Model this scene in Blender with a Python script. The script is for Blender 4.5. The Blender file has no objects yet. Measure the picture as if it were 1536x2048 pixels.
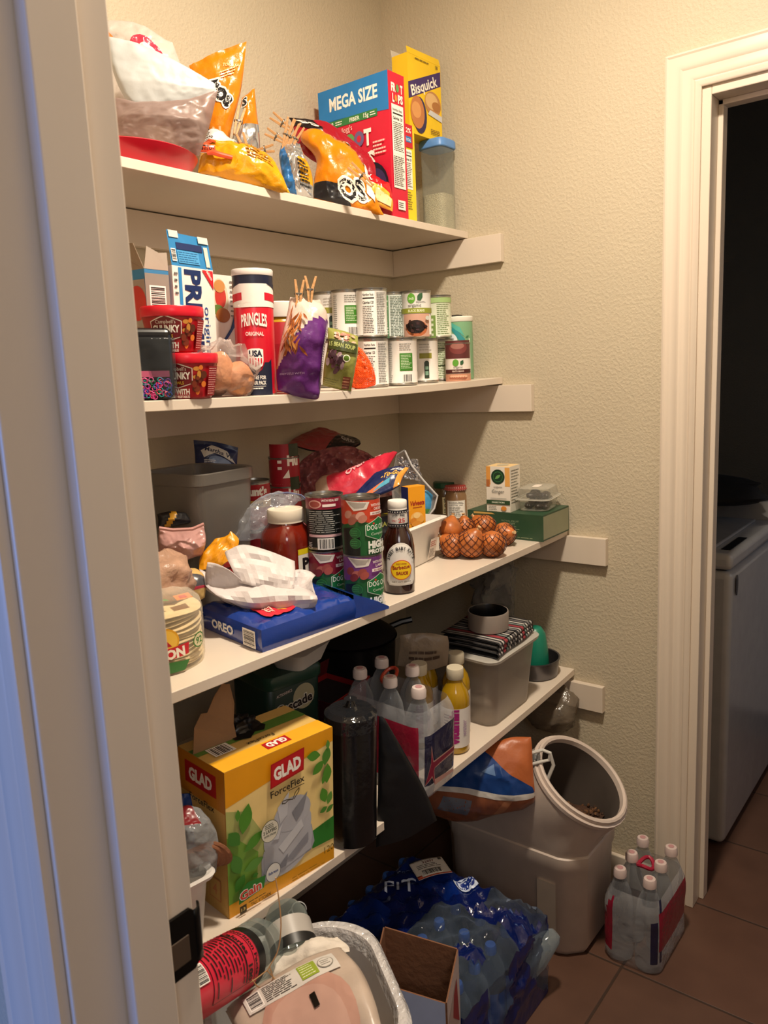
import bpy, math, random
from mathutils import Vector, Matrix, noise
from math import pi, sin, cos, radians, atan2, sqrt
rnd = random.Random(7)
sc = bpy.context.scene
COL = sc.collection

# ------------------------------------------------------------------ camera
CAM = Vector((-1.947, -1.4711, 1.4222)); FPX = 1565.9
RX = Vector((0.61470466, -0.78748143, -0.04484622))
UP = Vector((0.15891443, 0.06795604, 0.98495085))
FW = Vector((0.77258293, 0.61258059, -0.16691506))
cd = bpy.data.cameras.new('camera'); cam = bpy.data.objects.new('camera', cd); COL.objects.link(cam)
cam.matrix_world = Matrix(((RX.x, UP.x, -FW.x, CAM.x), (RX.y, UP.y, -FW.y, CAM.y), (RX.z, UP.z, -FW.z, CAM.z), (0, 0, 0, 1)))
cd.sensor_fit = 'VERTICAL'; cd.sensor_height = 36; cd.lens = FPX/2048*36; cd.clip_start = .02
cd.dof.use_dof = True; cd.dof.focus_distance = 1.75; cd.dof.aperture_fstop = 11
sc.camera = cam
# ------------------------------------------------------------------ world, lights, exposure
w = bpy.data.worlds.new('world'); sc.world = w; w.use_nodes = True
w.node_tree.nodes['Background'].inputs[0].default_value = (.80, .82, 1.0, 1)
w.node_tree.nodes['Background'].inputs[1].default_value = .05
def area(name, loc, target, size, power, color, sy=None, spread=180):
    l = bpy.data.lights.new(name, 'AREA'); l.energy = power; l.color = color; l.size = size
    if sy: l.shape = 'RECTANGLE'; l.size_y = sy
    else: l.shape = 'DISK'
    l.spread = radians(spread)
    o = bpy.data.objects.new(name, l); COL.objects.link(o); o.location = loc
    o.rotation_euler = (Vector(target)-Vector(loc)).to_track_quat('-Z', 'Y').to_euler()
    return o
area('ceiling_light', (-.95, -.97, 2.66), (-.95, -.97, 0), .17, 29, (1, .86, .68))
area('window_daylight', (-4.3, -.35, 1.05), (-1.66, -.95, .9), 1.1, 38, (.15, .34, 1), 1.1)
area('laundry_fill', (1.2, -2.3, 1.6), (.6, -.6, .7), .7, 1.6, (.6, .75, 1))  # weak bluish fill with no visible source, added to brighten the laundry room
area('rear_fill', (-3.2, -3.0, 2.4), (-1.2, -.8, .7), .9, 11, (1, .95, .92))  # unseen fill behind the camera, added to brighten the pantry
sc.view_settings.view_transform = 'Standard'; sc.view_settings.look = 'None'
sc.view_settings.exposure = 0.48; sc.view_settings.gamma = 1; sc.view_settings.use_curve_mapping = False
sc.cycles.max_bounces = 8; sc.cycles.diffuse_bounces = 4; sc.cycles.glossy_bounces = 3
sc.cycles.transparent_max_bounces = 24; sc.cycles.transmission_bounces = 4; sc.cycles.use_denoising = True
sc.cycles.sample_clamp_indirect = 4; sc.cycles.caustics_reflective = False; sc.cycles.caustics_refractive = False

# ------------------------------------------------------------------ pixel to place helpers (rays met with real planes)
def ray(u, v): return RX*((u-768)/FPX) + UP*(-(v-1024)/FPX) + FW
def onax(u, v, ax, val):
    d = ray(u, v); return CAM + d*((val-CAM[ax])/d[ax])
def atY(u, v, y): return onax(u, v, 1, y)
def atZ(u, v, z): return onax(u, v, 2, z)
def atX(u, v, x): return onax(u, v, 0, x)
def facing(u, v, a, fwd=0):
    "where the ray meets the upright plane that faces the viewer and stands at a"
    n = Vector((CAM.x-a[0], CAM.y-a[1], 0)).normalized()
    d = ray(u, v); p = Vector((a[0], a[1], 0)) + n*fwd
    return CAM + d*((p-CAM).dot(n)/d.dot(n))
def cpos(u, y, z=1.4): # x where pixel column u meets the line y on the shelf
    lo, hi = -1.4, .0
    for _ in range(40):
        m = (lo+hi)/2; d = Vector((m, y, z))-CAM; uu = 768+FPX*d.dot(RX)/d.dot(FW)
        if uu < u: lo = m
        else: hi = m
    return (lo+hi)/2
def tocam(x, y): return atan2(CAM.y-y, CAM.x-x)

# ------------------------------------------------------------------ materials
def lin(h):
    if isinstance(h, tuple): return (*h[:3], 1)
    h = h.lstrip('#'); c = [int(h[i:i+2], 16)/255 for i in (0, 2, 4)]
    return (*[x/12.92 if x <= .04045 else ((x+.055)/1.055)**2.4 for x in c], 1)
_m = {}
def M(col, rough=.45, metal=0., bump=0., bscale=60., var=.04, spec=.5, coat=0., sss=0.):
    k = (col, rough, metal, bump, bscale, var, spec, coat)
    if k in _m: return _m[k]
    m = bpy.data.materials.new('surface_'+str(len(_m))); m.use_nodes = True; N = m.node_tree.nodes; L = m.node_tree.links
    b = N['Principled BSDF']; c = lin(col)
    b.inputs['Roughness'].default_value = rough; b.inputs['Metallic'].default_value = metal
    b.inputs['Specular IOR Level'].default_value = spec; b.inputs['Coat Weight'].default_value = coat
    tc = N.new('ShaderNodeTexCoord'); nz = N.new('ShaderNodeTexNoise'); nz.inputs['Scale'].default_value = 25; nz.inputs['Detail'].default_value = 3
    L.new(tc.outputs['Object'], nz.inputs['Vector'])
    rp = N.new('ShaderNodeValToRGB'); rp.color_ramp.elements[0].position = .3; rp.color_ramp.elements[1].position = .7
    rp.color_ramp.elements[0].color = (*[max(0, x*(1-var)) for x in c[:3]], 1); rp.color_ramp.elements[1].color = (*[min(1, x*(1+var)) for x in c[:3]], 1)
    L.new(nz.outputs['Fac'], rp.inputs[0]); L.new(rp.outputs[0], b.inputs['Base Color'])
    if bump:
        n2 = N.new('ShaderNodeTexNoise'); n2.inputs['Scale'].default_value = bscale; n2.inputs['Detail'].default_value = 4
        L.new(tc.outputs['Object'], n2.inputs['Vector']); bp = N.new('ShaderNodeBump'); bp.inputs['Strength'].default_value = bump; bp.inputs['Distance'].default_value = .01
        L.new(n2.outputs['Fac'], bp.inputs['Height']); L.new(bp.outputs[0], b.inputs['Normal'])
    _m[k] = m; return m
def film(col='#ffffff', op=.12, edge=.45, rough=.12, bump=0., bscale=40.):
    "thin clear or tinted plastic: mostly see-through, shiny, denser at grazing angles"
    k = ('film', col, op, edge, rough, bump, bscale)
    if k in _m: return _m[k]
    m = bpy.data.materials.new('clear_plastic_'+str(len(_m))); m.use_nodes = True; N = m.node_tree.nodes; L = m.node_tree.links
    b = N['Principled BSDF']; b.inputs['Base Color'].default_value = lin(col); b.inputs['Roughness'].default_value = rough; b.inputs['Specular IOR Level'].default_value = .8
    t = N.new('ShaderNodeBsdfTransparent'); mx = N.new('ShaderNodeMixShader'); lw = N.new('ShaderNodeLayerWeight'); lw.inputs['Blend'].default_value = .5
    c = lin(col); t.inputs[0].default_value = (*[.55+.45*x for x in c[:3]], 1)
    ma = N.new('ShaderNodeMath'); ma.operation = 'MULTIPLY_ADD'; ma.use_clamp = True; ma.inputs[1].default_value = edge; ma.inputs[2].default_value = op
    pw = N.new('ShaderNodeMath'); pw.operation = 'POWER'; pw.inputs[1].default_value = 2.0
    L.new(lw.outputs['Facing'], pw.inputs[0]); L.new(pw.outputs[0], ma.inputs[0]); L.new(ma.outputs[0], mx.inputs[0])
    L.new(t.outputs[0], mx.inputs[1]); L.new(b.outputs[0], mx.inputs[2]); L.new(mx.outputs[0], N['Material Output'].inputs['Surface'])
    tc = N.new('ShaderNodeTexCoord'); n2 = N.new('ShaderNodeTexNoise'); n2.inputs['Scale'].default_value = bscale; n2.inputs['Detail'].default_value = 3
    L.new(tc.outputs['Object'], n2.inputs['Vector']); bp = N.new('ShaderNodeBump'); bp.inputs['Strength'].default_value = bump or .05; bp.inputs['Distance'].default_value = .01
    L.new(n2.outputs['Fac'], bp.inputs['Height']); L.new(bp.outputs[0], b.inputs['Normal'])
    _m[k] = m; return m
def nodemat(name, fn):
    m = bpy.data.materials.new(name); m.use_nodes = True; fn(m.node_tree.nodes, m.node_tree.links, m.node_tree.nodes['Principled BSDF']); return m

# ------------------------------------------------------------------ text outlines
_t = {}
def glyphs(s, bold=.0):
    k = (s, bold)
    if k in _t: return _t[k]
    c = bpy.data.curves.new('t', 'FONT'); c.body = s; c.offset = bold; c.resolution_u = 2
    o = bpy.data.objects.new('t', c); me = bpy.data.meshes.new_from_object(o)
    me.calc_loop_triangles(); vs = [(v.co.x, v.co.y) for v in me.vertices]; tr = [tuple(t.vertices) for t in me.loop_triangles]
    bpy.data.objects.remove(o); bpy.data.meshes.remove(me); bpy.data.curves.remove(c)
    x0 = min(v[0] for v in vs); x1 = max(v[0] for v in vs)
    vs = [((x-x0), y) for x, y in vs]; _t[k] = (vs, tr, x1-x0); return _t[k]
class Art:
    "flat print: coloured shapes in metres, later laid on a surface"
    def __init__(s): s.it = []; s.k = 0
    def _add(s, vs, tr, c): s.k += 1; s.it.append((vs, tr, c, s.k)); return s
    def rect(s, x0, y0, x1, y1, c): return s._add([(x0, y0), (x1, y0), (x1, y1), (x0, y1)], [(0, 1, 2), (0, 2, 3)], c)
    def poly(s, P, c):
        n = len(P); cx = sum(p[0] for p in P)/n; cy = sum(p[1] for p in P)/n
        return s._add(list(P)+[(cx, cy)], [(i, (i+1) % n, n) for i in range(n)], c)
    def ell(s, cx, cy, rx, ry, c, rot=0, n=22):
        return s.poly([(cx+rx*cos(t)*cos(rot)-ry*sin(t)*sin(rot), cy+rx*cos(t)*sin(rot)+ry*sin(t)*cos(rot)) for t in [2*pi*i/n for i in range(n)]], c)
    def leaf(s, cx, cy, l, w_, rot, c):
        P = [(l*(i/6-.5), w_*sin(pi*i/6)/2) for i in range(7)]+[(l*(.5-i/6), -w_*sin(pi*i/6)/2) for i in range(1, 6)]
        return s.poly([(cx+x*cos(rot)-y*sin(rot), cy+x*sin(rot)+y*cos(rot)) for x, y in P], c)
    def text(s, t, cx, cy, h, c, wid=None, bold=.02, rot=0, shear=0, al='c', arc=0):
        vs, tr, W = glyphs(t, bold); k = h/.7; kx = (wid/W) if wid else k*.9
        o = {'c': -W*kx/2, 'l': 0, 'r': -W*kx}[al]; out = []
        for x, y in vs:
            X = x*kx+o; Y = y*k; X += shear*Y
            if arc: Y += arc*(1-(2*X/(W*kx))**2)
            out.append((cx+X*cos(rot)-Y*sin(rot), cy+X*sin(rot)+Y*cos(rot)))
        return s._add(out, tr, c)
    def otext(s, t, cx, cy, h, c, oc, e, **kw):
        "lettering with an outline of width e"
        for k in range(10): s.text(t, cx+e*cos(k*.628), cy+e*sin(k*.628), h, oc, **kw); s.k -= 1
        s.k += 1; return s.text(t, cx, cy, h, c, **kw)
    def lines(s, x0, y0, x1, y1, n, c, fill=.45, seed=1):
        r = random.Random(seed+int(abs(x0)*1e4)); dy = (y1-y0)/n; vs = []; tr = []
        for i in range(n):
            x = x0; yb = y0+dy*(i+.5-fill/2); yt = yb+dy*fill; end = x1-(x1-x0)*(r.random()*.3)
            while x < end:
                wd = (x1-x0)*r.uniform(.08, .3); xe = min(x+wd, end); b = len(vs)
                vs += [(x, yb), (xe, yb), (xe, yt), (x, yt)]; tr += [(b, b+1, b+2), (b, b+2, b+3)]; x = xe+(x1-x0)*.03
        return s._add(vs, tr, c)
    def bars(s, x0, y0, x1, y1, c='#141414', bg='#f4f0ea', horiz=False, n=26):
        s.rect(x0, y0, x1, y1, bg); r = random.Random(3); vs = []; tr = []; m = .08
        a, b_ = (y0, y1) if horiz else (x0, x1); L = b_-a; x = a+L*m
        while x < b_-L*m:
            wd = L/n*r.choice([.4, .7, 1.1]); b = len(vs)
            if horiz: vs += [(x0+(x1-x0)*m, x), (x1-(x1-x0)*m, x), (x1-(x1-x0)*m, x+wd), (x0+(x1-x0)*m, x+wd)]
            else: vs += [(x, y0+(y1-y0)*m), (x+wd, y0+(y1-y0)*m), (x+wd, y1-(y1-y0)*m), (x, y1-(y1-y0)*m)]
            tr += [(b, b+1, b+2), (b, b+2, b+3)]; x += wd+L/n*r.choice([.4, .7, 1.0])
        return s._add(vs, tr, c)
    def facts(s, x0, y0, x1, y1, bg='#f2efe8', c='#1a1a1a', n=14):
        s.rect(x0, y0, x1, y1, bg); h = y1-y0; wd = x1-x0
        s.text('Nutrition Facts', x0+wd*.05, y1-h*.1, h*.055, c, wd*.85, .02, al='l'); s.rect(x0+wd*.05, y1-h*.17, x1-wd*.05, y1-h*.14, c)
        s.text('Calories 120', x0+wd*.05, y1-h*.28, h*.06, c, wd*.85, .02, al='l')
        s.lines(x0+wd*.05, y0+h*.05, x1-wd*.05, y1-h*.32, n, c, .3); return s
    def apply(s, mb, fn, cell=None, rough=.4, base=.0004):
        for vs, tr, c, k in s.it:
            m = c if not isinstance(c, str) else M(c, rough); off = base+k*.00018
            T = [(vs[a], vs[b], vs[d]) for a, b, d in tr]
            if cell:
                out = []; st = T[:]
                while st:
                    t = st.pop(); e = [((t[i][0]-t[(i+1) % 3][0])**2+(t[i][1]-t[(i+1) % 3][1])**2) for i in range(3)]
                    j = e.index(max(e))
                    if e[j] <= cell*cell: out.append(t)
                    else:
                        A_, B_, C_ = t[j], t[(j+1) % 3], t[(j+2) % 3]; mid = ((A_[0]+B_[0])/2, (A_[1]+B_[1])/2)
                        st += [(A_, mid, C_), (mid, B_, C_)]
                T = out
            cache = {}
            def vi(p):
                if p not in cache: cache[p] = mb.v(fn(p[0], p[1], off))
                return cache[p]
            for a, b, d in T: mb.f((vi(a), vi(b), vi(d)), m)
        return mb

# ------------------------------------------------------------------ mesh builder
class MB:
    def __init__(s, mat=None): s.V = []; s.F = []; s.S = []; s.mat = mat; s.mats = []; s.ix = {}
    def v(s, p): s.V.append(tuple(p)); return len(s.V)-1
    def f(s, idx, m=None):
        m = m or s.mat
        if m.name not in s.ix: s.ix[m.name] = len(s.mats); s.mats.append(m)
        s.F.append(tuple(idx)); s.S.append(s.ix[m.name])
    def box(s, x0, y0, z0, x1, y1, z1, m=None, X=None):
        P = [(x0, y0, z0), (x1, y0, z0), (x1, y1, z0), (x0, y1, z0), (x0, y0, z1), (x1, y0, z1), (x1, y1, z1), (x0, y1, z1)]
        b = len(s.V); s.V += [tuple(X @ Vector(p)) if X else p for p in P]
        for q in ((0, 3, 2, 1), (4, 5, 6, 7), (0, 1, 5, 4), (1, 2, 6, 5), (2, 3, 7, 6), (3, 0, 4, 7)): s.f([b+i for i in q], m)
        return s
    def rings(s, R, m=None, cap0=True, cap1=True, ms=None):
        "loft through closed rings of equal length"
        n = len(R[0]); b = len(s.V)
        for r in R: s.V += [tuple(p) for p in r]
        for i in range(len(R)-1):
            mm = (ms[i] if ms else None) or m
            for j in range(n): s.f((b+i*n+j, b+i*n+(j+1) % n, b+(i+1)*n+(j+1) % n, b+(i+1)*n+j), mm)
        if cap0: s.f([b+j for j in range(n)][::-1], (ms[0] if ms else None) or m)
        if cap1: s.f([b+(len(R)-1)*n+j for j in range(n)], (ms[-1] if ms else None) or m)
        return s
    def lathe(s, prof, seg=28, m=None, c=(0, 0, 0), cap0=True, cap1=True, ms=None, X=None, sq=None):
        R = []
        for r, z in prof:
            ring = []
            for k in range(seg):
                t = 2*pi*k/seg; a = r
                if sq: a = r/((abs(cos(t))**sq+abs(sin(t))**sq)**(1/sq))
                p = Vector((c[0]+a*cos(t), c[1]+a*sin(t), c[2]+z)); ring.append(X @ p if X else p)
            R.append(ring)
        return s.rings(R, m, cap0, cap1, ms)
    def tube(s, P, r, m=None, seg=8, closed=False):
        P = [Vector(p) for p in P]; n = len(P); R = []; prev = None
        for i in range(n):
            a = P[(i-1) % n] if (closed or i) else P[0]; b_ = P[(i+1) % n] if (closed or i < n-1) else P[-1]
            t = (b_-a).normalized()
            if prev is None: prev = t.orthogonal().normalized()
            x = (prev - t*prev.dot(t)).normalized(); y = t.cross(x); prev = x
            rr = r[i] if isinstance(r, list) else r
            R.append([P[i]+x*(rr*cos(2*pi*k/seg))+y*(rr*sin(2*pi*k/seg)) for k in range(seg)])
        if closed: R.append(R[0]); return s.rings(R, m, False, False)
        return s.rings(R, m)
    def grid(s, fn, nu, nv, m=None, mf=None):
        b = len(s.V)
        for j in range(nv+1):
            for i in range(nu+1): s.V.append(tuple(fn(i/nu, j/nv)))
        for j in range(nv):
            for i in range(nu):
                a = b+j*(nu+1)+i; s.f((a, a+1, a+nu+2, a+nu+1), mf((i+.5)/nu, (j+.5)/nv) if mf else m)
        return s
    def build(s, name, parent=None, loc=None, smooth=35, bevel=0, bseg=2, solid=0):
        me = bpy.data.meshes.new(name); V = s.V
        if loc is not None: V = [(p[0]-loc[0], p[1]-loc[1], p[2]-loc[2]) for p in V]
        me.from_pydata(V, [], s.F); 
        for m in s.mats: me.materials.append(m)
        me.polygons.foreach_set('material_index', s.S)
        if smooth: me.polygons.foreach_set('use_smooth', [True]*len(s.F)); me.set_sharp_from_angle(angle=radians(smooth))
        me.update(); o = bpy.data.objects.new(name, me); COL.objects.link(o)
        if loc is not None: o.location = loc
        if parent: o.parent = parent
        if solid: d = o.modifiers.new('s', 'SOLIDIFY'); d.thickness = solid; d.offset = 0
        if bevel:
            d = o.modifiers.new('b', 'BEVEL'); d.width = bevel; d.segments = bseg; d.limit_method = 'ANGLE'; d.angle_limit = radians(40); d.harden_normals = False
        return o
def tag(o, label=None, cat=None, group=None, kind=None):
    if label: o['label'] = label
    if cat: o['category'] = cat
    if group: o['group'] = group
    if kind: o['kind'] = kind
    return o
def T(name, label, cat, loc=(0, 0, 0), rz=0, group=None):
    o = bpy.data.objects.new(name, None); COL.objects.link(o); o.empty_display_size = .05
    o.location = loc; o.rotation_euler = (0, 0, rz); return tag(o, label, cat, group)
def struct(o): o['kind'] = 'structure'; return o

# ------------------------------------------------------------------ the setting
def wallf(base, bump=.35):
    def f(N, L, b):
        tc = N.new('ShaderNodeTexCoord'); a = N.new('ShaderNodeTexNoise'); a.inputs['Scale'].default_value = 130; a.inputs['Detail'].default_value = 3; a.inputs['Roughness'].default_value = .55
        v = N.new('ShaderNodeTexNoise'); v.inputs['Scale'].default_value = 4; v.inputs['Detail'].default_value = 4
        L.new(tc.outputs['Object'], a.inputs['Vector']); L.new(tc.outputs['Object'], v.inputs['Vector'])
        rp = N.new('ShaderNodeValToRGB'); c = lin(base); rp.color_ramp.elements[0].color = (*[x*.93 for x in c[:3]], 1); rp.color_ramp.elements[1].color = (*[min(1, x*1.05) for x in c[:3]], 1)
        L.new(v.outputs['Fac'], rp.inputs[0]); L.new(rp.outputs[0], b.inputs['Base Color'])
        r2 = N.new('ShaderNodeValToRGB'); r2.color_ramp.elements[0].position = .42; r2.color_ramp.elements[1].position = .66; L.new(a.outputs['Fac'], r2.inputs[0])
        bp = N.new('ShaderNodeBump'); bp.inputs['Strength'].default_value = bump; bp.inputs['Distance'].default_value = .004
        L.new(r2.outputs[0], bp.inputs['Height']); L.new(bp.outputs[0], b.inputs['Normal']); b.inputs['Roughness'].default_value = .62
    return f
WALL = nodemat('tan_textured_wall_paint', wallf('#c2b69f', .24))
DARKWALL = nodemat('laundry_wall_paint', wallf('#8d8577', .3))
def trimf(N, L, b):
    tc = N.new('ShaderNodeTexCoord'); a = N.new('ShaderNodeTexNoise'); a.inputs['Scale'].default_value = 9; a.inputs['Detail'].default_value = 5
    mp = N.new('ShaderNodeMapping'); mp.inputs['Scale'].default_value = (1, 1, .15); L.new(tc.outputs['Object'], mp.inputs[0]); L.new(mp.outputs[0], a.inputs['Vector'])
    rp = N.new('ShaderNodeValToRGB'); rp.color_ramp.elements[0].color = lin('#d2c4b3'); rp.color_ramp.elements[1].color = lin('#dfd2c4'); L.new(a.outputs['Fac'], rp.inputs[0]); L.new(rp.outputs[0], b.inputs['Base Color'])
    b.inputs['Roughness'].default_value = .38
TRIM = nodemat('cream_trim_paint', trimf)
SHELF = nodemat('cream_shelf_paint', lambda N, L, b: (trimf(N, L, b), b.inputs['Roughness'].__setattr__('default_value', .3)))
def tilef(N, L, b):
    tc = N.new('ShaderNodeTexCoord'); mp = N.new('ShaderNodeMapping'); mp.inputs['Location'].default_value = (.31, .84, 0); L.new(tc.outputs['Object'], mp.inputs[0])
    br = N.new('ShaderNodeTexBrick'); br.offset = 0; br.inputs['Scale'].default_value = 1; br.inputs['Brick Width'].default_value = .336; br.inputs['Row Height'].default_value = .336
    br.inputs['Mortar Size'].default_value = .0035; br.inputs['Mortar Smooth'].default_value = .2
    br.inputs['Color1'].default_value = lin('#5f4234'); br.inputs['Color2'].default_value = lin('#583e31'); br.inputs['Mortar'].default_value = lin('#3d2c22')
    L.new(mp.outputs[0], br.inputs['Vector'])
    a = N.new('ShaderNodeTexNoise'); a.inputs['Scale'].default_value = 9; a.inputs['Detail'].default_value = 6; L.new(tc.outputs['Object'], a.inputs['Vector'])
    mx = N.new('ShaderNodeMix'); mx.data_type = 'RGBA'; mx.blend_type = 'MULTIPLY'; mx.inputs[0].default_value = .55
    rp = N.new('ShaderNodeValToRGB'); rp.color_ramp.elements[0].color = (.55, .5, .48, 1); rp.color_ramp.elements[0].position = .3; rp.color_ramp.elements[1].color = (1, 1, 1, 1); rp.color_ramp.elements[1].position = .7
    L.new(a.outputs['Fac'], rp.inputs[0]); L.new(br.outputs['Color'], mx.inputs[6]); L.new(rp.outputs[0], mx.inputs[7]); L.new(mx.outputs[2], b.inputs['Base Color'])
    bp = N.new('ShaderNodeBump'); bp.inputs['Strength'].default_value = .4; bp.inputs['Distance'].default_value = .003; bp.invert = True; L.new(br.outputs['Fac'], bp.inputs['Height']); L.new(bp.outputs[0], b.inputs['Normal'])
    b.inputs['Roughness'].default_value = .5
TILE = nodemat('brown_floor_tile', tilef)
struct(MB(TILE).box(-3.2, -3.2, -.1, 2.6, .12, 0).build('floor', smooth=0))
CEIL = nodemat('ceiling_paint', wallf('#cfc4ac', .3))
struct(MB(CEIL).box(-1.66, -2.05, 2.74, .12, .12, 2.84).build('ceiling', smooth=0))
struct(MB(WALL).box(-1.66, 0, 0, .12, .12, 2.74).build('wall_back', smooth=0))
struct(MB(WALL).box(-1.66, -2.05, 0, .12, -1.95, 2.74).build('wall_front', smooth=0))
# right wall with the laundry doorway
DY0, DY1, DZ = -.894, -1.66, 2.035
b = MB(WALL); b.box(0, DY0, 0, .12, 0, 2.74); b.box(0, -1.95, 0, .12, DY1, 2.74); b.box(0, DY1, DZ, .12, DY0, 2.74); struct(b.build('wall_right', smooth=0))
# left wall with the pantry doorway the viewer stands in
b = MB(WALL); b.box(-1.645, -.87, 0, -1.545, 0, 2.74); b.box(-1.645, -1.95, 0, -1.545, -1.71, 2.74); b.box(-1.645, -1.71, 2.1, -1.545, -.87, 2.74); struct(b.build('wall_left', smooth=0))
# laundry room beyond
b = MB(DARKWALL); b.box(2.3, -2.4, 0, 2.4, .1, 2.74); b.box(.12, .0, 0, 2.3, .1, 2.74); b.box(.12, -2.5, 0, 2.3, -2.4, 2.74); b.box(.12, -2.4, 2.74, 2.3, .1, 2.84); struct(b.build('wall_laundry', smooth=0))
# casings: moulded profile swept along the opening
def casing(name, x, sgn, y0, y1, zi, cw):
    "x = wall face, sgn = direction out of the wall; y0 = left inner edge, y1 = right inner edge"
    prof = [(0, 0), (0, .009), (.004, .012), (.012, .013), (.016, .0105), (.02, .013), (.034, .0155), (.04, .0135), (.046, .017), (.062, .021), (.070, .019), (.074, .021), (.0784, .019), (.0784, 0)]
    prof = [(a*cw/.0784, t) for a, t in prof]
    b = MB(TRIM)
    def seg(P):
        R = [[Vector((x+sgn*t, y, z)) for t, y, z in ring] for ring in P]; b.rings(R)
    s0 = 1 if y0 > y1 else -1
    seg([[(t, y0+s0*a, 0) for a, t in prof], [(t, y0+s0*a, zi+a) for a, t in prof], [(t, y1-s0*a, zi+a) for a, t in prof], [(t, y1-s0*a, 0) for a, t in prof]])
    return struct(b.build(name, smooth=30))
casing('trim_1', 0, -1, DY0, DY1, DZ, .0784)
# laundry door jamb with its stop
b = MB(TRIM); b.box(-.002, DY0-.02, 0, .122, DY0+.001, DZ); b.box(.05, DY0-.032, 0, .085, DY0-.02, DZ-.02)
b.box(-.002, DY1-.001, 0, .122, DY1+.02, DZ); b.box(-.002, DY1+.02, DZ-.02, .122, DY0-.02, DZ+.001); b.box(.05, DY1+.02, DZ-.032, .085, DY0-.02, DZ-.02)
struct(b.build('trim_2', smooth=0, bevel=.002))
# pantry doorway jamb beside the viewer
b = MB(TRIM); b.box(-1.66, -.88, 0, -1.531, -.869, 2.1); b.box(-1.66, -1.711, 0, -1.531, -1.70, 2.1)
b.box(-1.66, -1.70, 2.089, -1.531, -.88, 2.1)
b.box(-1.612, -.896, 0, -1.569, -.88, 2.089); b.box(-1.609, -1.70, 0, -1.569, -1.688, 2.089)
struct(b.build('trim_3', smooth=0, bevel=.0015))
casing('trim_4', -1.6605, -1, -.874, -1.706, 2.094, .0784)
casing('trim_5', -1.5445, 1, -.874, -1.706, 2.094, .0784)
b = MB(TRIM); b.box(-.014, -.816, 0, 0, 0, .085); b.box(-1.531, -.014, 0, -.014, 0, .085); struct(b.build('baseboard_right', smooth=0, bevel=.003))
# strike plate
t = T('strike_plate', 'black door strike plate on the edge of the cream door jamb', 'strike plate', (-1.547, -.881, .918))
bk = M('#0c0b0a', .35, .6); b = MB(bk)
hole = M('#4a3a2c', .7)
z0 = -.056; z1 = .0; P = [(-.024, -.052), (-.024, .0), (-.018, .006), (.010, .006), (.014, .002), (.014, -.054), (.010, -.058), (-.020, -.058)]
b.rings([[(x, -.002, z) for x, z in P], [(x, .001, z) for x, z in P]])
b.grid(lambda u, v: (.014+.012*sin(u*pi/2), -.002+.010*(1-cos(u*pi/2)), -.054+.056*v), 5, 6)
b.build('plate', t, smooth=30, solid=.0015)
MB(hole).box(-.016, -.0032, -.046, .006, -.0015, -.018).build('latch_hole', t, smooth=0, bevel=.004, bseg=3)
sw = MB(M('#8b8478', .3, .9))
# ------------------------------------------------------------------ shelves with cleats
SZ = [1.8123, 1.4099, 1.0018, .5886]; SD = [.271, .3703, .5625, .5806]; SE = [.382, .467, .6771, .6691]; ST = .018
nm = ['top', 'second', 'third', 'lowest']
SE0 = [1.8148, 1.4135, .9985, .6025]; SAG = [.0014, .012, .009, .027]   # the loaded boards sag at the front
def sagz(i, x, y): return SE0[i]-SAG[i]*(1-((x+.765)/.765)**2)*min(1, max(0, -y/SD[i]))
for i, (z, d, e, n) in enumerate(zip(SZ, SD, SE, nm)):
    t = T('shelf', 'cream painted pantry shelf, the '+n+' of the four boards', 'shelf', (-.75, -d/2, z), 0, 'pantry shelves')
    b = MB(SHELF); n1 = 40; R = []
    for k in range(n1+1):
        x = -1.53+1.529*k/n1
        R.append([(x+.75, y+d/2, sagz(i, x, y)-z+o) for y, o in ((-d, -ST), (-.0005, -ST), (-.0005, 0), (-d/2, 0), (-d, 0))])
    b.rings(R); b.build('board', t, smooth=30, bevel=.0012)
    MB(SHELF).box(-1.531+.75, d/2-.019, -ST-.0735, .75-.002, d/2-.001, -ST-.0005).build('cleat', t, smooth=0, bevel=.001)
    MB(SHELF).box(.75-.0185, d/2-e, -ST-.0735, .75-.0005, d/2-.0195, -ST-.0005).build('cleat', t, smooth=0, bevel=.001)
    MB(SHELF).box(-1.544+.75, d/2-min(e, .6), -ST-.0735, -1.53+.75, d/2-.0195, -ST-.0005).build('cleat', t, smooth=0, bevel=.001)
# ------------------------------------------------------------------ builders for the groceries
S1, S2, S3, S4 = SZ; TRACED = set()
TIN = M('#b9b6ad', .28, .9); TINL = M('#8f8d87', .32, .9)
WHITE = M('#efeae2', .4); BLACKP = M('#0d0d10', .35)
def cyl(r, phi): return lambda x, y, o: (((r(y) if callable(r) else r)+o)*cos(phi+x/(r(y) if callable(r) else r)), ((r(y) if callable(r) else r)+o)*sin(phi+x/(r(y) if callable(r) else r)), y)
def can(name, x, y, z, r, h, col, art, label, cat='can', group=None, turn=0., beads=False):
    t = T(name, label, cat, (x, y, z), 0, group)
    m = M(col, .38); b = MB(m)
    b.lathe([(r*.93, .001), (r*.985, .003), (r*.985, .006), (r*.97, .007), (r*.97, h-.007), (r*.985, h-.006), (r*.985, h-.003), (r*.95, h-.001)], 40, cap0=True, cap1=False, ms=[TIN, TIN, TIN, m, TIN, TIN, TIN, TIN])
    if art: art.apply(b, cyl(r*.97, tocam(x, y)+turn), .006)
    b.build('body', t)
    l = MB(TINL); l.lathe([(r*.985, h-.004), (r*1.0, h-.002), (r*1.0, h), (r*.95, h), (r*.93, h-.004), (r*.7, h-.004), (r*.68, h-.003), (r*.5, h-.003), (r*.48, h-.0045), (r*.05, h-.0045)], 40)
    l.build('lid', t); return t
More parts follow.
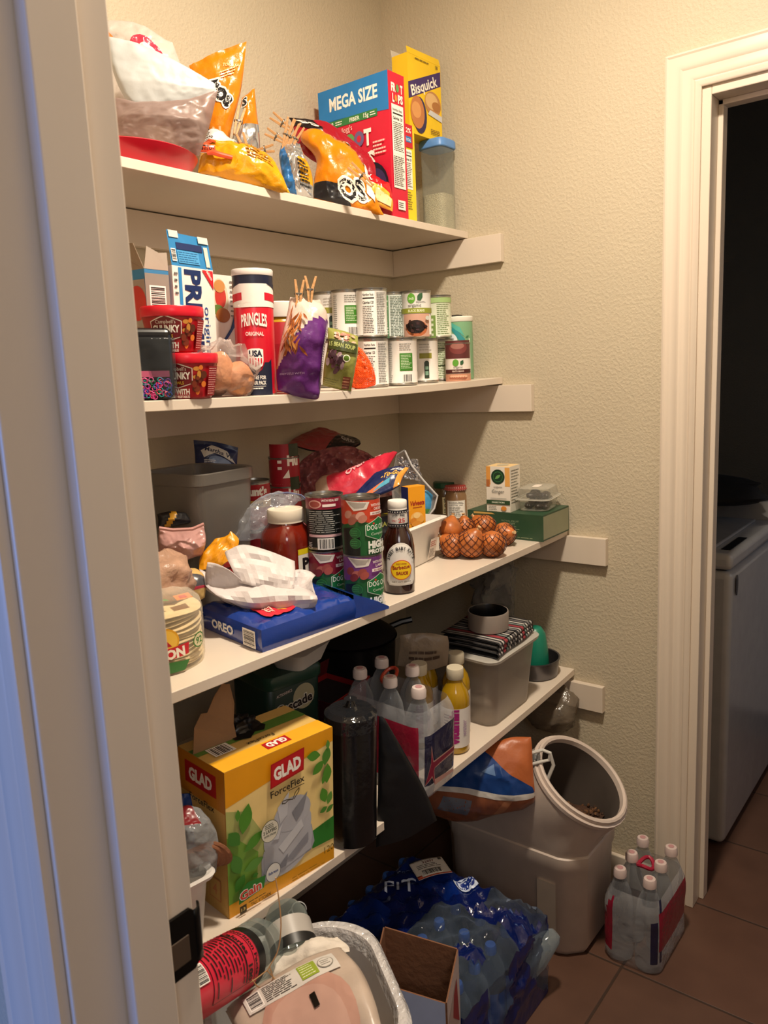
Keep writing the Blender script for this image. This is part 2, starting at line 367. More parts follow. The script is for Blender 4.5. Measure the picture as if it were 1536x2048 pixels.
def carton(name, x, y, z, w, d, h, rz, col, label, cat='box', front=None, left=None, right=None, top=None, topcol=None, lcol=None, rcol=None, lid=True, bev=.0012, anchor='FL', group=None):
    "box whose front-left (FL) or front-right (FR) foot stands at x,y"
    R = Matrix.Rotation(rz, 3, 'Z'); off = R @ Vector(((w/2 if anchor == 'FL' else -w/2), d/2, 0))
    t = T(name, label, cat, (x+off.x, y+off.y, z), rz, group)
    m = M(col, .42); b = MB(m); W, D = w/2, d/2
    P = [(-W, -D, 0), (W, -D, 0), (W, D, 0), (-W, D, 0), (-W, -D, h), (W, -D, h), (W, D, h), (-W, D, h)]
    for p in P: b.v(p)
    b.f((0, 3, 2, 1), m); b.f((0, 1, 5, 4), m); b.f((1, 2, 6, 5), M(rcol, .42) if rcol else m); b.f((2, 3, 7, 6), m); b.f((3, 0, 4, 7), M(lcol, .42) if lcol else m)
    if lid: b.f((4, 5, 6, 7), M(topcol, .42) if topcol else m)
    if front: front.apply(b, lambda x, y, o: (x-W, -D-o, y))
    if right: right.apply(b, lambda x, y, o: (W+o, x-D, y))
    if left: left.apply(b, lambda x, y, o: (-W-o, D-x, y))
    if top: top.apply(b, lambda x, y, o: (x-W, y-D, h+o))
    b.build('carton_body', t, smooth=0); return t
def flap(t, P, m, name='flap', th=.0008):
    b = MB(m); n = len(P); [b.v(p) for p in P]; b.f(range(n)); return b.build(name, t, smooth=0, solid=th)
def cat_rom(P, t):
    n = len(P)-1
    if n == 0: return P[0]
    s = min(max(t, 0), 1)*n; i = min(int(s), n-1); f = s-i
    p0 = P[max(i-1, 0)]; p1 = P[i]; p2 = P[i+1]; p3 = P[min(i+2, n)]
    if i == 0: p0 = p1*2-p2
    if i == n-1: p3 = p2*2-p1
    return .5*((2*p1)+(-p0+p2)*f+(2*p0-5*p1+4*p2-p3)*f*f+(-p0+3*p1-3*p2+p3)*f*f*f)
def ridg(p, s, seed):
    v = 0; a = 1; f = s
    for k in range(3):
        v += a*(1-abs(noise.noise(Vector((p[0]*f+seed*7.3, p[1]*f+seed*3.1, p[2]*f-seed)))*2)); a *= .5; f *= 2.1
    return v/1.75-.5
def pouch(name, rows, th, label=None, cat=None, mat=None, cf=None, seed=1, wr=.006, ws=22, nu=38, nv=38, pu=.55, pv=(.5, .5), seal=(0., .0), art=None, arts=(1, 1), group=None, parent=None, tilt=0, acell=.0045, back=.6, aoff=.0016, sm=50, thf=None):
    """filled film bag: rows of 3-D points from bottom to top give its middle sheet; th is half thickness"""
    rows = [[Vector(p) for p in r] for r in rows]
    def C(u, v): return cat_rom([cat_rom(r, u) for r in rows], v)
    def N(u, v):
        e = .02; du = C(min(u+e, 1), v)-C(max(u-e, 0), v); dv = C(u, min(v+e, 1))-C(u, max(v-e, 0)); n = du.cross(dv)
        if n.length < 1e-9: n = Vector((0, -1, 0))
        n.normalize(); return n if n.dot(CAM-C(u, v)) > 0 else -n
    sv0, sv1 = seal
    def tk(u, v):
        if v <= sv0 or v >= 1-sv1: return .0012
        vv = (v-sv0)/(1-sv0-sv1)
        a = sin(pi*min(max(u, 0), 1))**pu if 0 < u < 1 else 0
        c = (min(1, vv*2)**pv[0] if vv < .5 else min(1, (1-vv)*2)**pv[1])
        return th*a*c*(thf(u, v) if thf else 1)+.0012*(1 if 0 < u < 1 else 0)
    def S(u, v, o=0, side=1):
        p = C(u, v); n = N(u, v); w_ = ridg(p, ws, seed)*wr*min(1, min(u, 1-u)*8+.25)
        return p+n*(side*(tk(u, v)*(1 if side > 0 else back)+o)+w_)
    b = MB(mat); ring = []
    for j in range(nv+1):
        v = j/nv; ring.append([S(i/nu, v, 0, 1) for i in range(nu+1)]+[S(1-i/nu, v, 0, -1) for i in range(1, nu)])
    n = 2*nu
    for r in ring:
        for p in r: b.v(p)
    for j in range(nv):
        for i in range(n):
            u = (i+.5)/nu if i < nu else 2-(i+.5)/nu; m = cf(u, (j+.5)/nv, i < nu) if cf else mat
            b.f((j*n+i, j*n+(i+1) % n, (j+1)*n+(i+1) % n, (j+1)*n+i), m)
    b.f(list(range(n))[::-1], mat or b.mats[0]); b.f(range(nv*n, nv*n+n), mat or b.mats[0])
    if art: art.apply(b, lambda x, y, o: S(x/arts[0], y/arts[1], o+aoff, 1), acell, .3)
    loc = C(.5, 0); o = b.build(name, None, loc, smooth=sm)
    if parent: o.location = loc-parent.location; o.parent = parent
    if label: tag(o, label, cat, group)
    TRACED.add(o.name)
    return o, S
def blob(name, c, rad, mat, seed=1, amp=.2, sc_=12, label=None, cat=None, parent=None, flat=None, res=(28, 20), group=None, rz=0, shape=None):
    b = MB(mat); nu, nv = res; R = []
    for j in range(nv+1):
        ph = -pi/2+pi*j/nv; ring = []
        for i in range(nu):
            t = 2*pi*i/nu; d = Vector((cos(ph)*cos(t), cos(ph)*sin(t), sin(ph))); k = 1+amp*ridg(d*.08, sc_, seed)*1.6
            if shape: k *= shape(d)
            p = Vector((d.x*rad[0]*k, d.y*rad[1]*k, d.z*rad[2]*k)); p = Vector((p.x*cos(rz)-p.y*sin(rz), p.x*sin(rz)+p.y*cos(rz), p.z))+Vector(c)
            if flat is not None and p.z < flat: p.z = flat+.0005*rnd.random()
            ring.append(p)
        R.append(ring)
    b.rings(R[1:-1]); o = b.build(name, None, c, smooth=60)
    if parent: o.location = Vector(c)-parent.location; o.parent = parent
    return tag(o, label, cat, group)
PINW = M('#b98a58', .55, 0, .2, 90)
def pin(tip, tail, label, n=None, L=.074, group='wooden clothespins closing the snack bags', spread=.0022):
    tip = Vector(tip); tail = Vector(tail); ax = (tail-tip).normalized(); L = (tail-tip).length
    t = T('clothespin', label, 'clothespin', tip, 0, group)
    z = ax; v = (CAM-tip).normalized(); x = z.cross(v).normalized(); y = z.cross(x)
    X = Matrix(((x.x, y.x, z.x), (x.y, y.y, z.y), (x.z, y.z, z.z))).to_4x4()
    for s in (-1, 1):
        b = MB(PINW); sec = [(0, .0006, .004), (.40, .0012, .0065), (.55, .0016, .0072), (1, .0022+spread, .0066+spread)]
        b.rings([[X @ Vector((s*a, q, f*L)) for a, q in ((i0, -.0045), (i1, -.0045), (i1, .0045), (i0, .0045))] for f, i0, i1 in [(f, a0, a1) for f, a0, a1 in sec]])
        b.build('prong', t, smooth=0, bevel=.0006)
    b = MB(M('#8c8a86', .3, .9)); b.tube([X @ Vector((.0085*cos(a), .0055*sin(a)*1.0, L*.45+.0015*a/6)) for a in [k*pi/6 for k in range(25)]], .0009, seg=6); b.build('spring', t)
    return t
def sixbottle(x, y, z, label, group, capc='#e3c9c6', r=.0325, h=.235, liquid=None, labelc=None, ring='#b03a4a', cat='bottle', tip=None):
    t = T('drink_bottle', label, cat, (x, y, z), 0, group)
    pr = [(r*.75, 0), (r*.95, .004), (r, .012), (r*.96, .03), (r, .04), (r, h*.55), (r*.97, h*.62), (r*.8, h*.74), (r*.5, h*.84), (r*.4, h*.87), (r*.4, h*.9)]
    MB(film('#dfe4ea', .14, .5, .08)).lathe(pr, 24, cap1=False).build('bottle_body', t)
    if liquid:
        MB(liquid).lathe([(a*.94, max(.002, b_)) for a, b_ in pr[:-3]], 20).build('liquid', t)
    if labelc:
        MB(M(labelc, .35)).lathe([(r*1.01, h*.2), (r*1.012, h*.58)], 28, cap0=False, cap1=False).build('label', t)
    c = MB(M(capc, .35)); c.lathe([(r*.46, h*.895), (r*.5, h*.9), (r*.5, h*.965), (r*.46, h*.985), (r*.2, h*.99)], 24); c.build('cap', t)
    return t
# ================================================================== TOP SHELF
def fp(a, pts, fw=0): return [facing(u, v, a, fw) for u, v in pts]
def rowsf(a, rows, fw=0):
    fws = fw if isinstance(fw, (list, tuple)) else [fw]*len(rows)
    return [fp(a, r, f) for r, f in zip(rows, fws)]
FO = '#d67c0e'; foil = M('#c9ccd0', .22, .85); foilw = M('#d8d9dc', .35, .3); orangeF = M(FO, .28, 0, .25, 45); yellowF = M('#cf910f', .25, 0, .3, 45)
# pack of plates in white plastic, shopping bag behind
a = atY(300, 300, -.10)
art = Art().ell(.165, .168, .048, .05, '#d8324a').ell(.165, .160, .027, .032, '#efe6dd').poly([(0, .15), (.05, .15), (.075, .2), (.05, .24), (0, .25)], '#e9813a')
pouch('shopping_bag', rowsf(a, [[(170, 230), (300, 250), (400, 260)], [(170, 120), (280, 130), (372, 160)], [(175, 48), (260, 42), (345, 85)]]), .03, 'white plastic shopping bag with a red ring and orange print behind the plate pack', 'bag', M('#bdb4ac', .35, 0, .3, 40), seed=3, wr=.010, art=art, arts=(.27, .27), pu=.5)
a = atY(300, 300, -.17)
PW = M('#b4b8ba', .45, 0, .12, 30)
def cone(u, v): return (1-u)**.6+.12
pouch('plate_pack', rowsf(a, [[(284, 229), (330, 222), (375, 208), (431, 190)], [(246, 190), (320, 190), (375, 186), (432, 182)], [(222, 130), (300, 145), (370, 164), (431, 176)], [(212, 72), (290, 92), (365, 130), (431, 168)]]), .014, 'white paper plates stretched in a pointed plastic sleeve above the red plates', 'plates', PW, seed=5, wr=.004, thf=cone, pu=.3)
pouch('produce_bag', rowsf(a, [[(225, 268), (290, 278), (345, 296), (398, 312)], [(225, 240), (290, 240), (370, 246), (418, 255)], [(225, 195), (290, 205), (370, 200), (436, 180)]], .03), .03, 'translucent pinkish plastic bag drooping under the white plate pack', 'bag', film('#a08a84', .50, .25, .35), seed=8, wr=.012)
# stack of red plates
t = T('plate_stack', 'glossy red plastic platter at the left end of the top shelf', 'platter', (-1.012, -.138, S1))
MB(M('#c5142c', .3)).lathe([(.098, 0), (.118, .004), (.138, .030), (.142, .036), (.139, .038), (.135, .034), (.114, .010), (.02, .008)], 56).build('rim', t, smooth=50)
MB(M('#f0d9d2', .5)).lathe([(.11, .011), (.128, .031), (.131, .034), (.118, .02), (.02, .018)], 48).build('inner_plate', t, smooth=50)
# tall orange snack bag
a = atY(440, 330, -.13)
art = Art().otext('tos', .040, .168, .030, '#17171c', '#fbf3e6', .0035, wid=.085, bold=.05, rot=-.85).text('TORTILLA', .072, .222, .005, '#f6d7a0', .035, rot=-.35).lines(.05, .205, .085, .22, 3, '#f6d7a0')
pouch('snack_bag', rowsf(a, [[(408, 335), (430, 338), (455, 335)], [(415, 280), (438, 270), (462, 262)], [(405, 215), (445, 195), (482, 180)], [(378, 132), (435, 104), (493, 83)]]), .022, 'tall orange snack bag standing folded with its corner peaking over the top shelf', 'bag', orangeF, seed=11, wr=.007, seal=(0, .03), art=art, arts=(.10, .26), pu=.5)
a = atY(495, 340, -.12)
art = Art().otext('S', .035, .20, .04, '#17171c', '#f6efe2', .005, wid=.04, bold=.05)
pouch('snack_bag', rowsf(a, [[(462, 352), (490, 358), (518, 355)], [(460, 300), (490, 290), (520, 285)], [(476, 232), (495, 228), (514, 228)], [(484, 196), (495, 188), (509, 177)]]), .02, 'orange snack bag with silver inside turned out, right of the tallest orange bag', 'bag', orangeF, cf=lambda u, v, f: foil if (v < .52 or (u < .35 and v < .8)) else orangeF, seed=13, wr=.008, art=art, arts=(.12, .26))
# yellow corn chip bag lying at the front
a = atY(480, 375, -.215)
art = Art().text('ROUNDS', .115, .075, .012, '#a8701a', .05, rot=-.35).lines(.11, .045, .17, .07, 4, '#a8701a').rect(.0, .085, .045, .1, '#c2491d').lines(.005, .105, .05, .135, 5, '#4a3b2a')
pouch('chip_bag', rowsf(a, [[(396, 345), (450, 357), (515, 372), (580, 387)], [(398, 325), (450, 330), (510, 340), (568, 362)], [(400, 298), (445, 310), (500, 318), (548, 335)], [(398, 282), (432, 262), (490, 318), (530, 330)]], [.03, .02, 0, -.02]), .033, 'yellow see-through corn chip bag lying along the front of the top shelf', 'bag', yellowF, seed=17, wr=.010, ws=26, cf=lambda u, v, f: foilw if v > .8 else yellowF, art=art, arts=(.19, .13), pu=.45)
t = T('bag_clip', 'small orange-red plastic clip lying on the yellow chip bag', 'clip', facing(442, 311, a, .05))
MB(M('#e2522f', .35)).tube([Vector(p)-t.location for p in fp(a, [(414, 307), (425, 304), (440, 309), (465, 315)], .05)], [.003, .0055, .005, .004], seg=10).build('clip_arm', t)
art = Art().rect(0, 0, .07, .02, '#d8502a').text('TOSTITOS', .035, .005, .010, '#17171c', .062, .04)
pouch('bag_corner', rowsf(a, [[(392, 303), (410, 306), (432, 305)], [(391, 288), (410, 287), (430, 292)]], .045), .004, 'folded bag corner with a small orange logo above the orange clip', 'bag', foilw, seed=19, wr=.002, nu=10, nv=8, art=art, arts=(.07, .02))
# blue and silver chip bag
a = atY(595, 392, -.215); blueF = M('#2f6fae', .28, .1, .3, 45)
pouch('chip_bag', rowsf(a, [[(570, 384), (598, 392), (627, 396)], [(563, 345), (592, 345), (624, 350)], [(558, 312), (585, 308), (608, 310)], [(562, 292), (580, 286), (600, 288)]], [.02, .01, 0, 0]), .028, 'small blue and silver crumpled chip bag between the yellow and the orange bag', 'bag', foil, cf=lambda u, v, f: blueF if u < .42-.25*v else (yellowF if .15 < v < .5 and u > .6 else foil), seed=23, wr=.012, ws=34, art=Art().lines(.045, .01, .075, .05, 7, '#2a2a2a'), arts=(.08, .11))
# orange corn chip bag
a = atY(690, 415, -.205)
art = Art().poly([(.0, .0), (.075, .0), (.07, .03), (.0, .035)], '#17171c').otext('OS', .088, .012, .028, '#17171c', '#fbf3e6', .004, wid=.056, bold=.03, rot=.12).bars(.10, .10, .125, .135).poly([(.118, .03), (.135, .02), (.15, .1), (.135, .11)], '#ece4da')
pouch('corn_chip_bag', rowsf(a, [[(628, 396), (680, 411), (725, 421), (768, 430)], [(628, 362), (665, 360), (712, 370), (752, 400)], [(632, 318), (655, 312), (690, 322), (728, 362)], [(603, 283), (632, 284), (662, 296), (700, 330)], [(602, 272), (620, 266), (636, 266), (660, 282)]], [.03, .02, .01, 0, -.02]), .036, 'orange corn chip bag with black lettering at the middle front of the top shelf', 'bag', M('#d6800c', .25, 0, .25, 40), seed=29, wr=.011, ws=18, art=art, arts=(.15, .17), pu=.5)
# dark red chip bag
a = atY(670, 410, -.15); redF = M('#9a1626', .25, 0, .25, 40)
art = Art().poly([(0, .05), (.055, .045), (.06, .1), (0, .1)], '#1b1014').otext('OS', .028, .062, .026, '#efe6dc', '#0c080a', .003, wid=.045, bold=.03, rot=-.1)
pouch('tortilla_chip_bag', rowsf(a, [[(598, 300), (640, 330), (700, 350), (752, 352)], [(590, 268), (640, 290), (695, 318), (750, 330)], [(583, 245), (640, 262), (690, 288), (742, 318)], [(578, 236), (620, 240), (662, 248), (738, 308)]], [.02, .01, 0, 0]), .022, 'dark red tortilla chip bag slanting in front of the tall red cereal box', 'bag', redF, seed=31, wr=.009, ws=16, art=art, arts=(.16, .1), pu=.5)
# small red snack bag
a = atY(745, 418, -.225)
art = Art().rect(.0, .012, .08, .026, '#f2b233').text('MIX', .03, .03, .011, '#fff0e6', bold=.03).rect(.05, .005, .085, .02, '#f5d9a0')
pouch('snack_bag', rowsf(a, [[(712, 392), (745, 408), (785, 424)], [(705, 368), (745, 375), (786, 400)], [(708, 346), (745, 350), (780, 368)]], [.02, .01, 0]), .02, 'small glossy red and yellow snack bag against the foot of the red cereal box', 'bag', M('#c9161f', .22, 0, .3, 50), seed=37, wr=.008, ws=30, art=art, arts=(.09, .05), cf=lambda u, v, f: M('#e9a23a', .25) if (v < .45 and u > .25) else M('#c9161f', .22, 0, .3, 50))
# tall red cereal box
fr = Art(); R_ = '#cf1737'
fr.rect(0, .258, .225, .335, '#1d78bd').poly([(.0, .258), (.225, .258), (.225, .247), (.0, .262)], '#1d78bd')
fr.text('MEGA SIZE', .115, .282, .030, '#f4efe6', .155, .03).rect(.035, .24, .19, .257, '#2f7a3f').text('FIBER', .118, .244, .009, '#eef0e0', .032).text('9', .045, .244, .010, '#eef0e0').lines(.055, .243, .08, .254, 2, '#eef0e0').text('15g', .155, .244, .010, '#eef0e0').lines(.168, .243, .187, .254, 2, '#eef0e0')
fr.text("Kellogg's", .085, .222, .013, '#f0b9b4', .05, .01, rot=.1)
for i, (c, x) in enumerate(zip('FRT', (.045, .072, .158))): fr.text(c, x, .180, .035, '#f5efe6', .024, .05)
fr.ell(.101, .198, .016, .018, '#5f9a55').ell(.101, .198, .007, .008, R_).ell(.131, .198, .016, .018, '#6a5b86').ell(.131, .198, .007, .008, R_)
fr.text('L', .085, .128, .032, '#f5efe6', .02, .05).ell(.112, .145, .013, .016, '#d98b3a').ell(.112, .145, .006, .007, R_).text('PS', .155, .128, .034, '#f5efe6', .05, .05).lines(.175, .15, .215, .185, 4, '#f2c9bf')
fr.ell(.165, .075, .055, .062, '#191426').ell(.178, .08, .035, .04, '#3b2a55').ell(.15, .05, .02, .02, '#62a35c').ell(.15, .05, .008, .008, '#191426').ell(.19, .04, .017, .017, '#d9573f')
rg = Art().text("FR", .020, .292, .018, '#f5efe6', .018, .05).text("T", .052, .292, .018, '#f5efe6', .01, .05).ell(.036, .301, .006, .009, '#5f9a55').text('L', .018, .268, .018, '#f5efe6', .008, .05).ell(.028, .277, .005, .008, '#d98b3a').text('PS', .046, .268, .018, '#f5efe6', .02, .05).rect(.008, .07, .056, .262, '#ece8e0')
rg.facts(.010, .15, .054, .258, n=16).lines(.010, .075, .054, .145, 16, '#2a2a2a', .3).rect(.02, .02, .05, .042, '#ece8e0').lines(.023, .024, .047, .038, 3, '#2a2a2a').rect(0, 0, .0, .0, R_)
carton('cereal_box', -.333, -.262, S1, .065, .225, .335, 0, R_, 'tall red fruit-ring cereal box with a blue top band, on the top shelf', 'cereal box', front=rg, left=fr)
# yellow cereal box behind
yb = Art().facts(.004, .08, .036, .175, n=14).lines(.006, .03, .034, .075, 8, '#2a2a2a', .3).rect(0, .180, .04, .2345, '#c4172c').text('12%', .02, .215, .011, '#f5efe6', .028).rect(.006, .192, .034, .206, '#2e7bbf').text('TOTAL', .02, .195, .006, '#eef3f6', .024)
carton('cereal_box', -.262, -.248, S1, .05, .19, .2345, 0, '#e8cf2a', 'narrow yellow and red cereal box between the tall red box and the rice canister', 'cereal box', front=yb)
# rice canister with blue lid
RICEX, RICEY = -.058, -.215
t = T('rice_canister', 'clear plastic canister half full of white rice with a blue lid', 'canister', (RICEX, RICEY, S1))
MB(film('#c9ccc4', .14, .4, .15)).lathe([(.030, 0), (.036, .004), (.037, .212), (.038, .219)], 36, cap1=False, sq=5).build('canister_body', t)
MB(M('#efe6c8', .9, 0, .9, 400, .12)).lathe([(.029, .002), (.0345, .005), (.0345, .095), (.01, .098)], 36, sq=5).build('rice', t)
MB(M('#5d8fd0', .4)).lathe([(.0395, .213), (.041, .215), (.041, .231), (.039, .2345)], 36, sq=5).build('lid', t)
# baking mix box standing on canister lid and cereal box
QX, QY = -.183, -.215
fq = Art().poly([(.0, .082), (.143, .142), (.143, .178), (.0, .122)], '#3a2566').text('Bisquick', .072, .116, .024, '#f6efe2', .125, .02, rot=.40, shear=.15)
fq.ell(.105, .09, .036, .03, '#b98350').ell(.10, .095, .028, .02, '#d9b27a').ell(.12, .085, .02, .012, '#a8703c').ell(.045, .05, .03, .045, '#2b2550').ell(.035, .055, .03, .04, '#c07a46').ell(.03, .06, .02, .02, '#d99a5c').poly([(.08, .06), (.143, .05), (.143, .065), (.09, .072)], '#c9ccd0').text('30', .125, .180, .008, '#2a2a2a').lines(.03, .182, .1, .188, 1, '#7a6a20').lines(.09, .012, .135, .026, 3, '#7a5a20')
rq = Art().rect(.004, .066, .046, .18, '#ece7da').text('Bisquick', .025, .168, .008, '#2a1f50', .036).lines(.006, .07, .044, .163, 15, '#2a2a2a', .3).lines(.006, .03, .044, .06, 5, '#7a6a20', .3)
q = carton('baking_mix_box', QX, QY, S1+.235, .145, .05, .192, -.03, '#ecc41e', 'yellow baking mix box with a purple name band perched behind the tall cereal box', 'box', front=fq, right=rq, lid=False)
ym = M('#ecc41e', .42); wm = M('#cfc6b4', .6); W, D = .0725, .025
flap(q, [(-W, -D, .192), (W, -D, .192), (W*.97, -D+.004, .210), (-W*.97, -D+.004, .208)], ym, 'front_flap')
flap(q, [(W, -D, .192), (W, D, .192), (W+.004, D*.9, .216), (W+.004, -D*.2, .219)], wm, 'side_flap')
flap(q, [(-W, D, .192), (W, D, .192), (W, D+.003, .214), (-W, D+.003, .210)], wm, 'back_flap')
# clothespins
A1 = atY(490, 340, -.20)
pin(facing(440, 300, A1, .03), facing(433, 255, A1, .02), 'clothespin on the yellow chip bag, just right of the white plate pack')
pin(facing(504, 328, A1, .05), facing(480, 268, A1, .045), 'clothespin leaning in front of the silver side of the orange bag')
pin(facing(470, 270, A1, .01), facing(484, 215, A1, 0), 'pinkish clothespin clamped upright to the silver edge of the orange bag')
A2 = atY(585, 380, -.19)
for (p0, p1, lb) in [((585, 262), (543, 230), 'topmost clothespin of the cluster, pointing up to the left'), ((570, 285), (532, 262), 'clothespin of the cluster pointing flat to the left'),
                     ((566, 300), (582, 236), 'clothespin of the cluster standing almost straight up'), ((565, 302), (596, 243), 'clothespin of the cluster tilted steeply to the right'),
                     ((578, 300), (603, 252), 'rightmost clothespin of the cluster, tilted right'), ((512, 303), (548, 296), 'clothespin lying flat to the left of the cluster')]:
    pin(facing(*p0, A2, .03), facing(*p1, A2, .035), lb+' between the snack bags')
pin(facing(745, 372, A2, .06), facing(700, 330, A2, .055), 'clothespin slanting over the barcode side of the orange corn chip bag')

# ================================================================== SECOND SHELF
# torn cracker box at the back left
lf = Art().rect(0, .02, .12, .205, '#9c8f85').ell(.05, .185, .03, .018, '#b32e2a').ell(.095, .165, .026, .030, '#c03a33').ell(.03, .165, .024, .016, '#d8a890').ell(.055, .12, .03, .022, '#4f6a34').ell(.075, .10, .035, .028, '#b98a5a').ell(.07, .10, .02, .012, '#8a3a2a')
rt = Art().rect(0, 0, .05, .215, '#8e8880').bars(.008, .15, .042, .195, horiz=True).lines(.01, .02, .04, .14, 14, '#33312e', .35)
P0 = atY(345, 680, -.20)
t = carton('cracker_box', -1.098, -.290, S2, .050, .12, .222, 0, '#3c7fb0', 'torn open cracker box with tomato picture at the left end behind the red tubs', 'box', left=lf, front=rt, lid=False)
km = M('#8f7d6a', .75, 0, .2, 40); W, D = .025, .06
flap(t, [(-W, D, 0.222), (-W, -D, 0.222), (-W-.01, -D*.8, 0.264), (-W-.008, -.002, 0.267), (-W-.01, 0, 0.252), (-W-.008, .004, 0.268), (-W-.004, D*.9, 0.262)], km, 'torn_flap')
flap(t, [(-W, -D, 0.222), (W, -D, 0.222), (W-.004, -D-.004, 0.252), (.004, -D-.004, 0.250), (-W+.004, -D-.005, 0.259)], M('#b9b0a2', .6), 'front_flap')
flap(t, [(-W, D, 0.222), (W, D, 0.222), (W, D+.004, 0.274), (0, D+.004, 0.264), (-W, D+.003, 0.277)], km, 'back_flap')
# saltine box
fr = Art().rect(.014, 0, .022, .231, '#2e86c4').text('PREMIUM', .030, .229, .038, '#152a5c', .215, .04, rot=-pi/2, al='l').text('original', .074, .165, .014, '#1d4c8c', .095, .0, rot=-pi/2, al='l').text('cubierto con sal', .078, .068, .006, '#1d4c8c', .06, 0, rot=-pi/2, al='l').poly([(.072, .231), (.1, .231), (.1, .197)], '#c8242f').text('Nabisco', .088, .222, .006, '#f2e8e0', .022, rot=-.9).lines(.003, .18, .011, .225, 4, '#3a3a3a', .35)
fr.lines(.094, .005, .1, .04, 2, '#1d4c8c', .4)
Pq = atY(345, 690, -.285)
t = carton('saltine_cracker_box', -1.038, -.288, S2, .102, .055, .233, .10, '#ece8e0', 'white saltine cracker box with dark blue lettering and a raised blue end flap', 'box', front=fr, lid=False)
W, D = .051, .0275; bl = M('#2a7db6', .4)
b = MB(bl); P = [(-W, -D, .233), (W, -D, .233), (W, -D+.010, .289), (W-.022, -D+.0105, .290), (W-.024, -D+.0105, .2905), (-W+.03, -D+.011, .2915), (-W+.028, -D+.0105, .295), (-W+.002, -D+.0105, .295)]
[b.v(p) for p in P]; b.f(range(8))
Art().rect(.018, .030, .082, .042, '#152a5c').rect(.018, .006, .07, .028, '#4a9ad0').lines(.02, .007, .068, .027, 5, '#1d5c8c', .4).rect(.085, .004, .095, .04, '#c9c6be').bars(.003, .008, .014, .03, horiz=True).rect(.004, .05, .026, .062, '#d9d4c8').rect(.074, .046, .099, .058, '#d9d4c8').apply(b, lambda x, y, o: (x-W, -D+y*.18-o-.0006, .233+y))
b.build('raised_flap', t, smooth=0)
# third cracker box
fr = Art().ell(.024, .185, .022, .04, '#d8cbb0').ell(.026, .19, .014, .022, '#c13a30').ell(.018, .165, .014, .010, '#5f7d3a').ell(.03, .155, .018, .014, '#a5662f').ell(.024, .21, .014, .012, '#c98c50').poly([(.03, .10), (.064, .14), (.064, .17), (.05, .13), (.03, .11)], '#27407a').lines(.05, .15, .064, .225, 8, '#6f6a62', .3).lines(.004, .005, .05, .085, 8, '#6f6a62', .25)
Pq = atY(430, 690, -.235)
carton('cracker_box', -.915, -.240, S2, .068, .05, .232, 0.0, '#e6e1d8', 'white cracker box with a tomato cracker picture, left of the tall red chip can', 'box', front=fr)
# microwave soup tubs
def soup(x, y, z, label, beef):
    t = T('soup_tub', label, 'tub', (x, y, z), 0, 'red microwave soup tubs'); r = .051
    m = M('#a3161f', .35); b = MB(m); fn = lambda h: .040+(h/.062)*.0105
    b.lathe([(.036, 0), (.040, .003), (.0505, .062), (.0505, .064)], 40)
    a = Art().poly([(-.026, .052), (.0, .062), (.026, .052), (.026, .026), (0, .018), (-.026, .026)], '#e9ded2').poly([(-.0245, .051), (.0, .060), (.0245, .051), (.0245, .027), (0, .0197), (-.0245, .027)], '#6d0f17')
    a.text("Campbell's", 0, .048, .006, '#f2e8dc', .032, 0).text('CHUNKY', 0, .034, .011, '#f4eee4', .044, .04).text('BOWLS', 0, .025, .005, '#e2b93a', .022).text('BEEF WITH', -.003, .008, .009, '#f4eee4', .046, .04).text('COUNTRY VEGETABLES', -.003, .002, .004, '#f4eee4', .046)
    rr = random.Random(5)
    for k in range(16): a.ell(.036+rr.uniform(-.009, .009), rr.uniform(.008, .055), rr.uniform(.003, .006), rr.uniform(.003, .007), rr.choice(['#c98a3a', '#7a2f1a', '#5b2a16', '#d9762a', '#8d9a3a', '#a04a24']))
    a.rect(.052, .005, .074, .055, '#8d131c').lines(.053, .007, .073, .053, 12, '#e0a9a2', .3)
    off = -.4 if beef else -.25
    a.apply(b, lambda x, y, o: ((fn(y)+o)*cos(tocam(t.location.x, t.location.y)+off+x/.046), (fn(y)+o)*sin(tocam(t.location.x, t.location.y)+off+x/.046), y), .006)
    b.build('tub_body', t)
    MB(M('#d4152d', .3)).lathe([(.0525, .060), (.0535, .062), (.0535, .075), (.052, .0775), (.048, .0775), (.047, .0755), (.01, .0755)], 40).build('lid', t)
TX = facing(382, 780, (-1.09, -.34, 0))
soup(-1.057, -.338, S2, 'red microwave soup tub standing on the shelf beside the potato bag', True)
soup(-1.077, -.330, S2+.0778, 'red microwave soup tub resting on top of the lower soup tub', False)
# black box with film and rubber bands
t = T('plastic_case', 'black plastic case with coloured loom bands at the left end of the second shelf', 'case', (-1.137, -.345, S2), -.50)
MB(M('#0f0f11', .25)).box(-.045, -.02, 0, .035, .012, .118).build('case_body', t, smooth=0, bevel=.012, bseg=4)
b = MB(film('#bfc4c8', .03, .12, .1, .4)); b.grid(lambda u, v: (-.046+.083*u, -.0225-.002*sin(9*u+3*v), .002+.1*v), 14, 14); b.build('film_wrap', t, solid=.0006)
MB(M('#b9577a', .4)).box(-.043, -.0215, .038, .026, -.0205, .048).build('label', t, smooth=0)
for k in range(70):
    c = rnd.choice(['#c2206a', '#1f8f8f', '#2a4fb0', '#d9475c', '#1d6a4a', '#7a2a9a', '#c04a8a'])
    b = MB(M(c, .4)); cx, cz, rr = rnd.uniform(-.04, .027), rnd.uniform(.005, .034), .0038
    b.tube([(cx+rr*cos(q), -.0222-rnd.uniform(0, .002), cz+rr*sin(q)) for q in [i*pi/4 for i in range(8)]], .0009, seg=5, closed=True); b.build('loom_band', t)
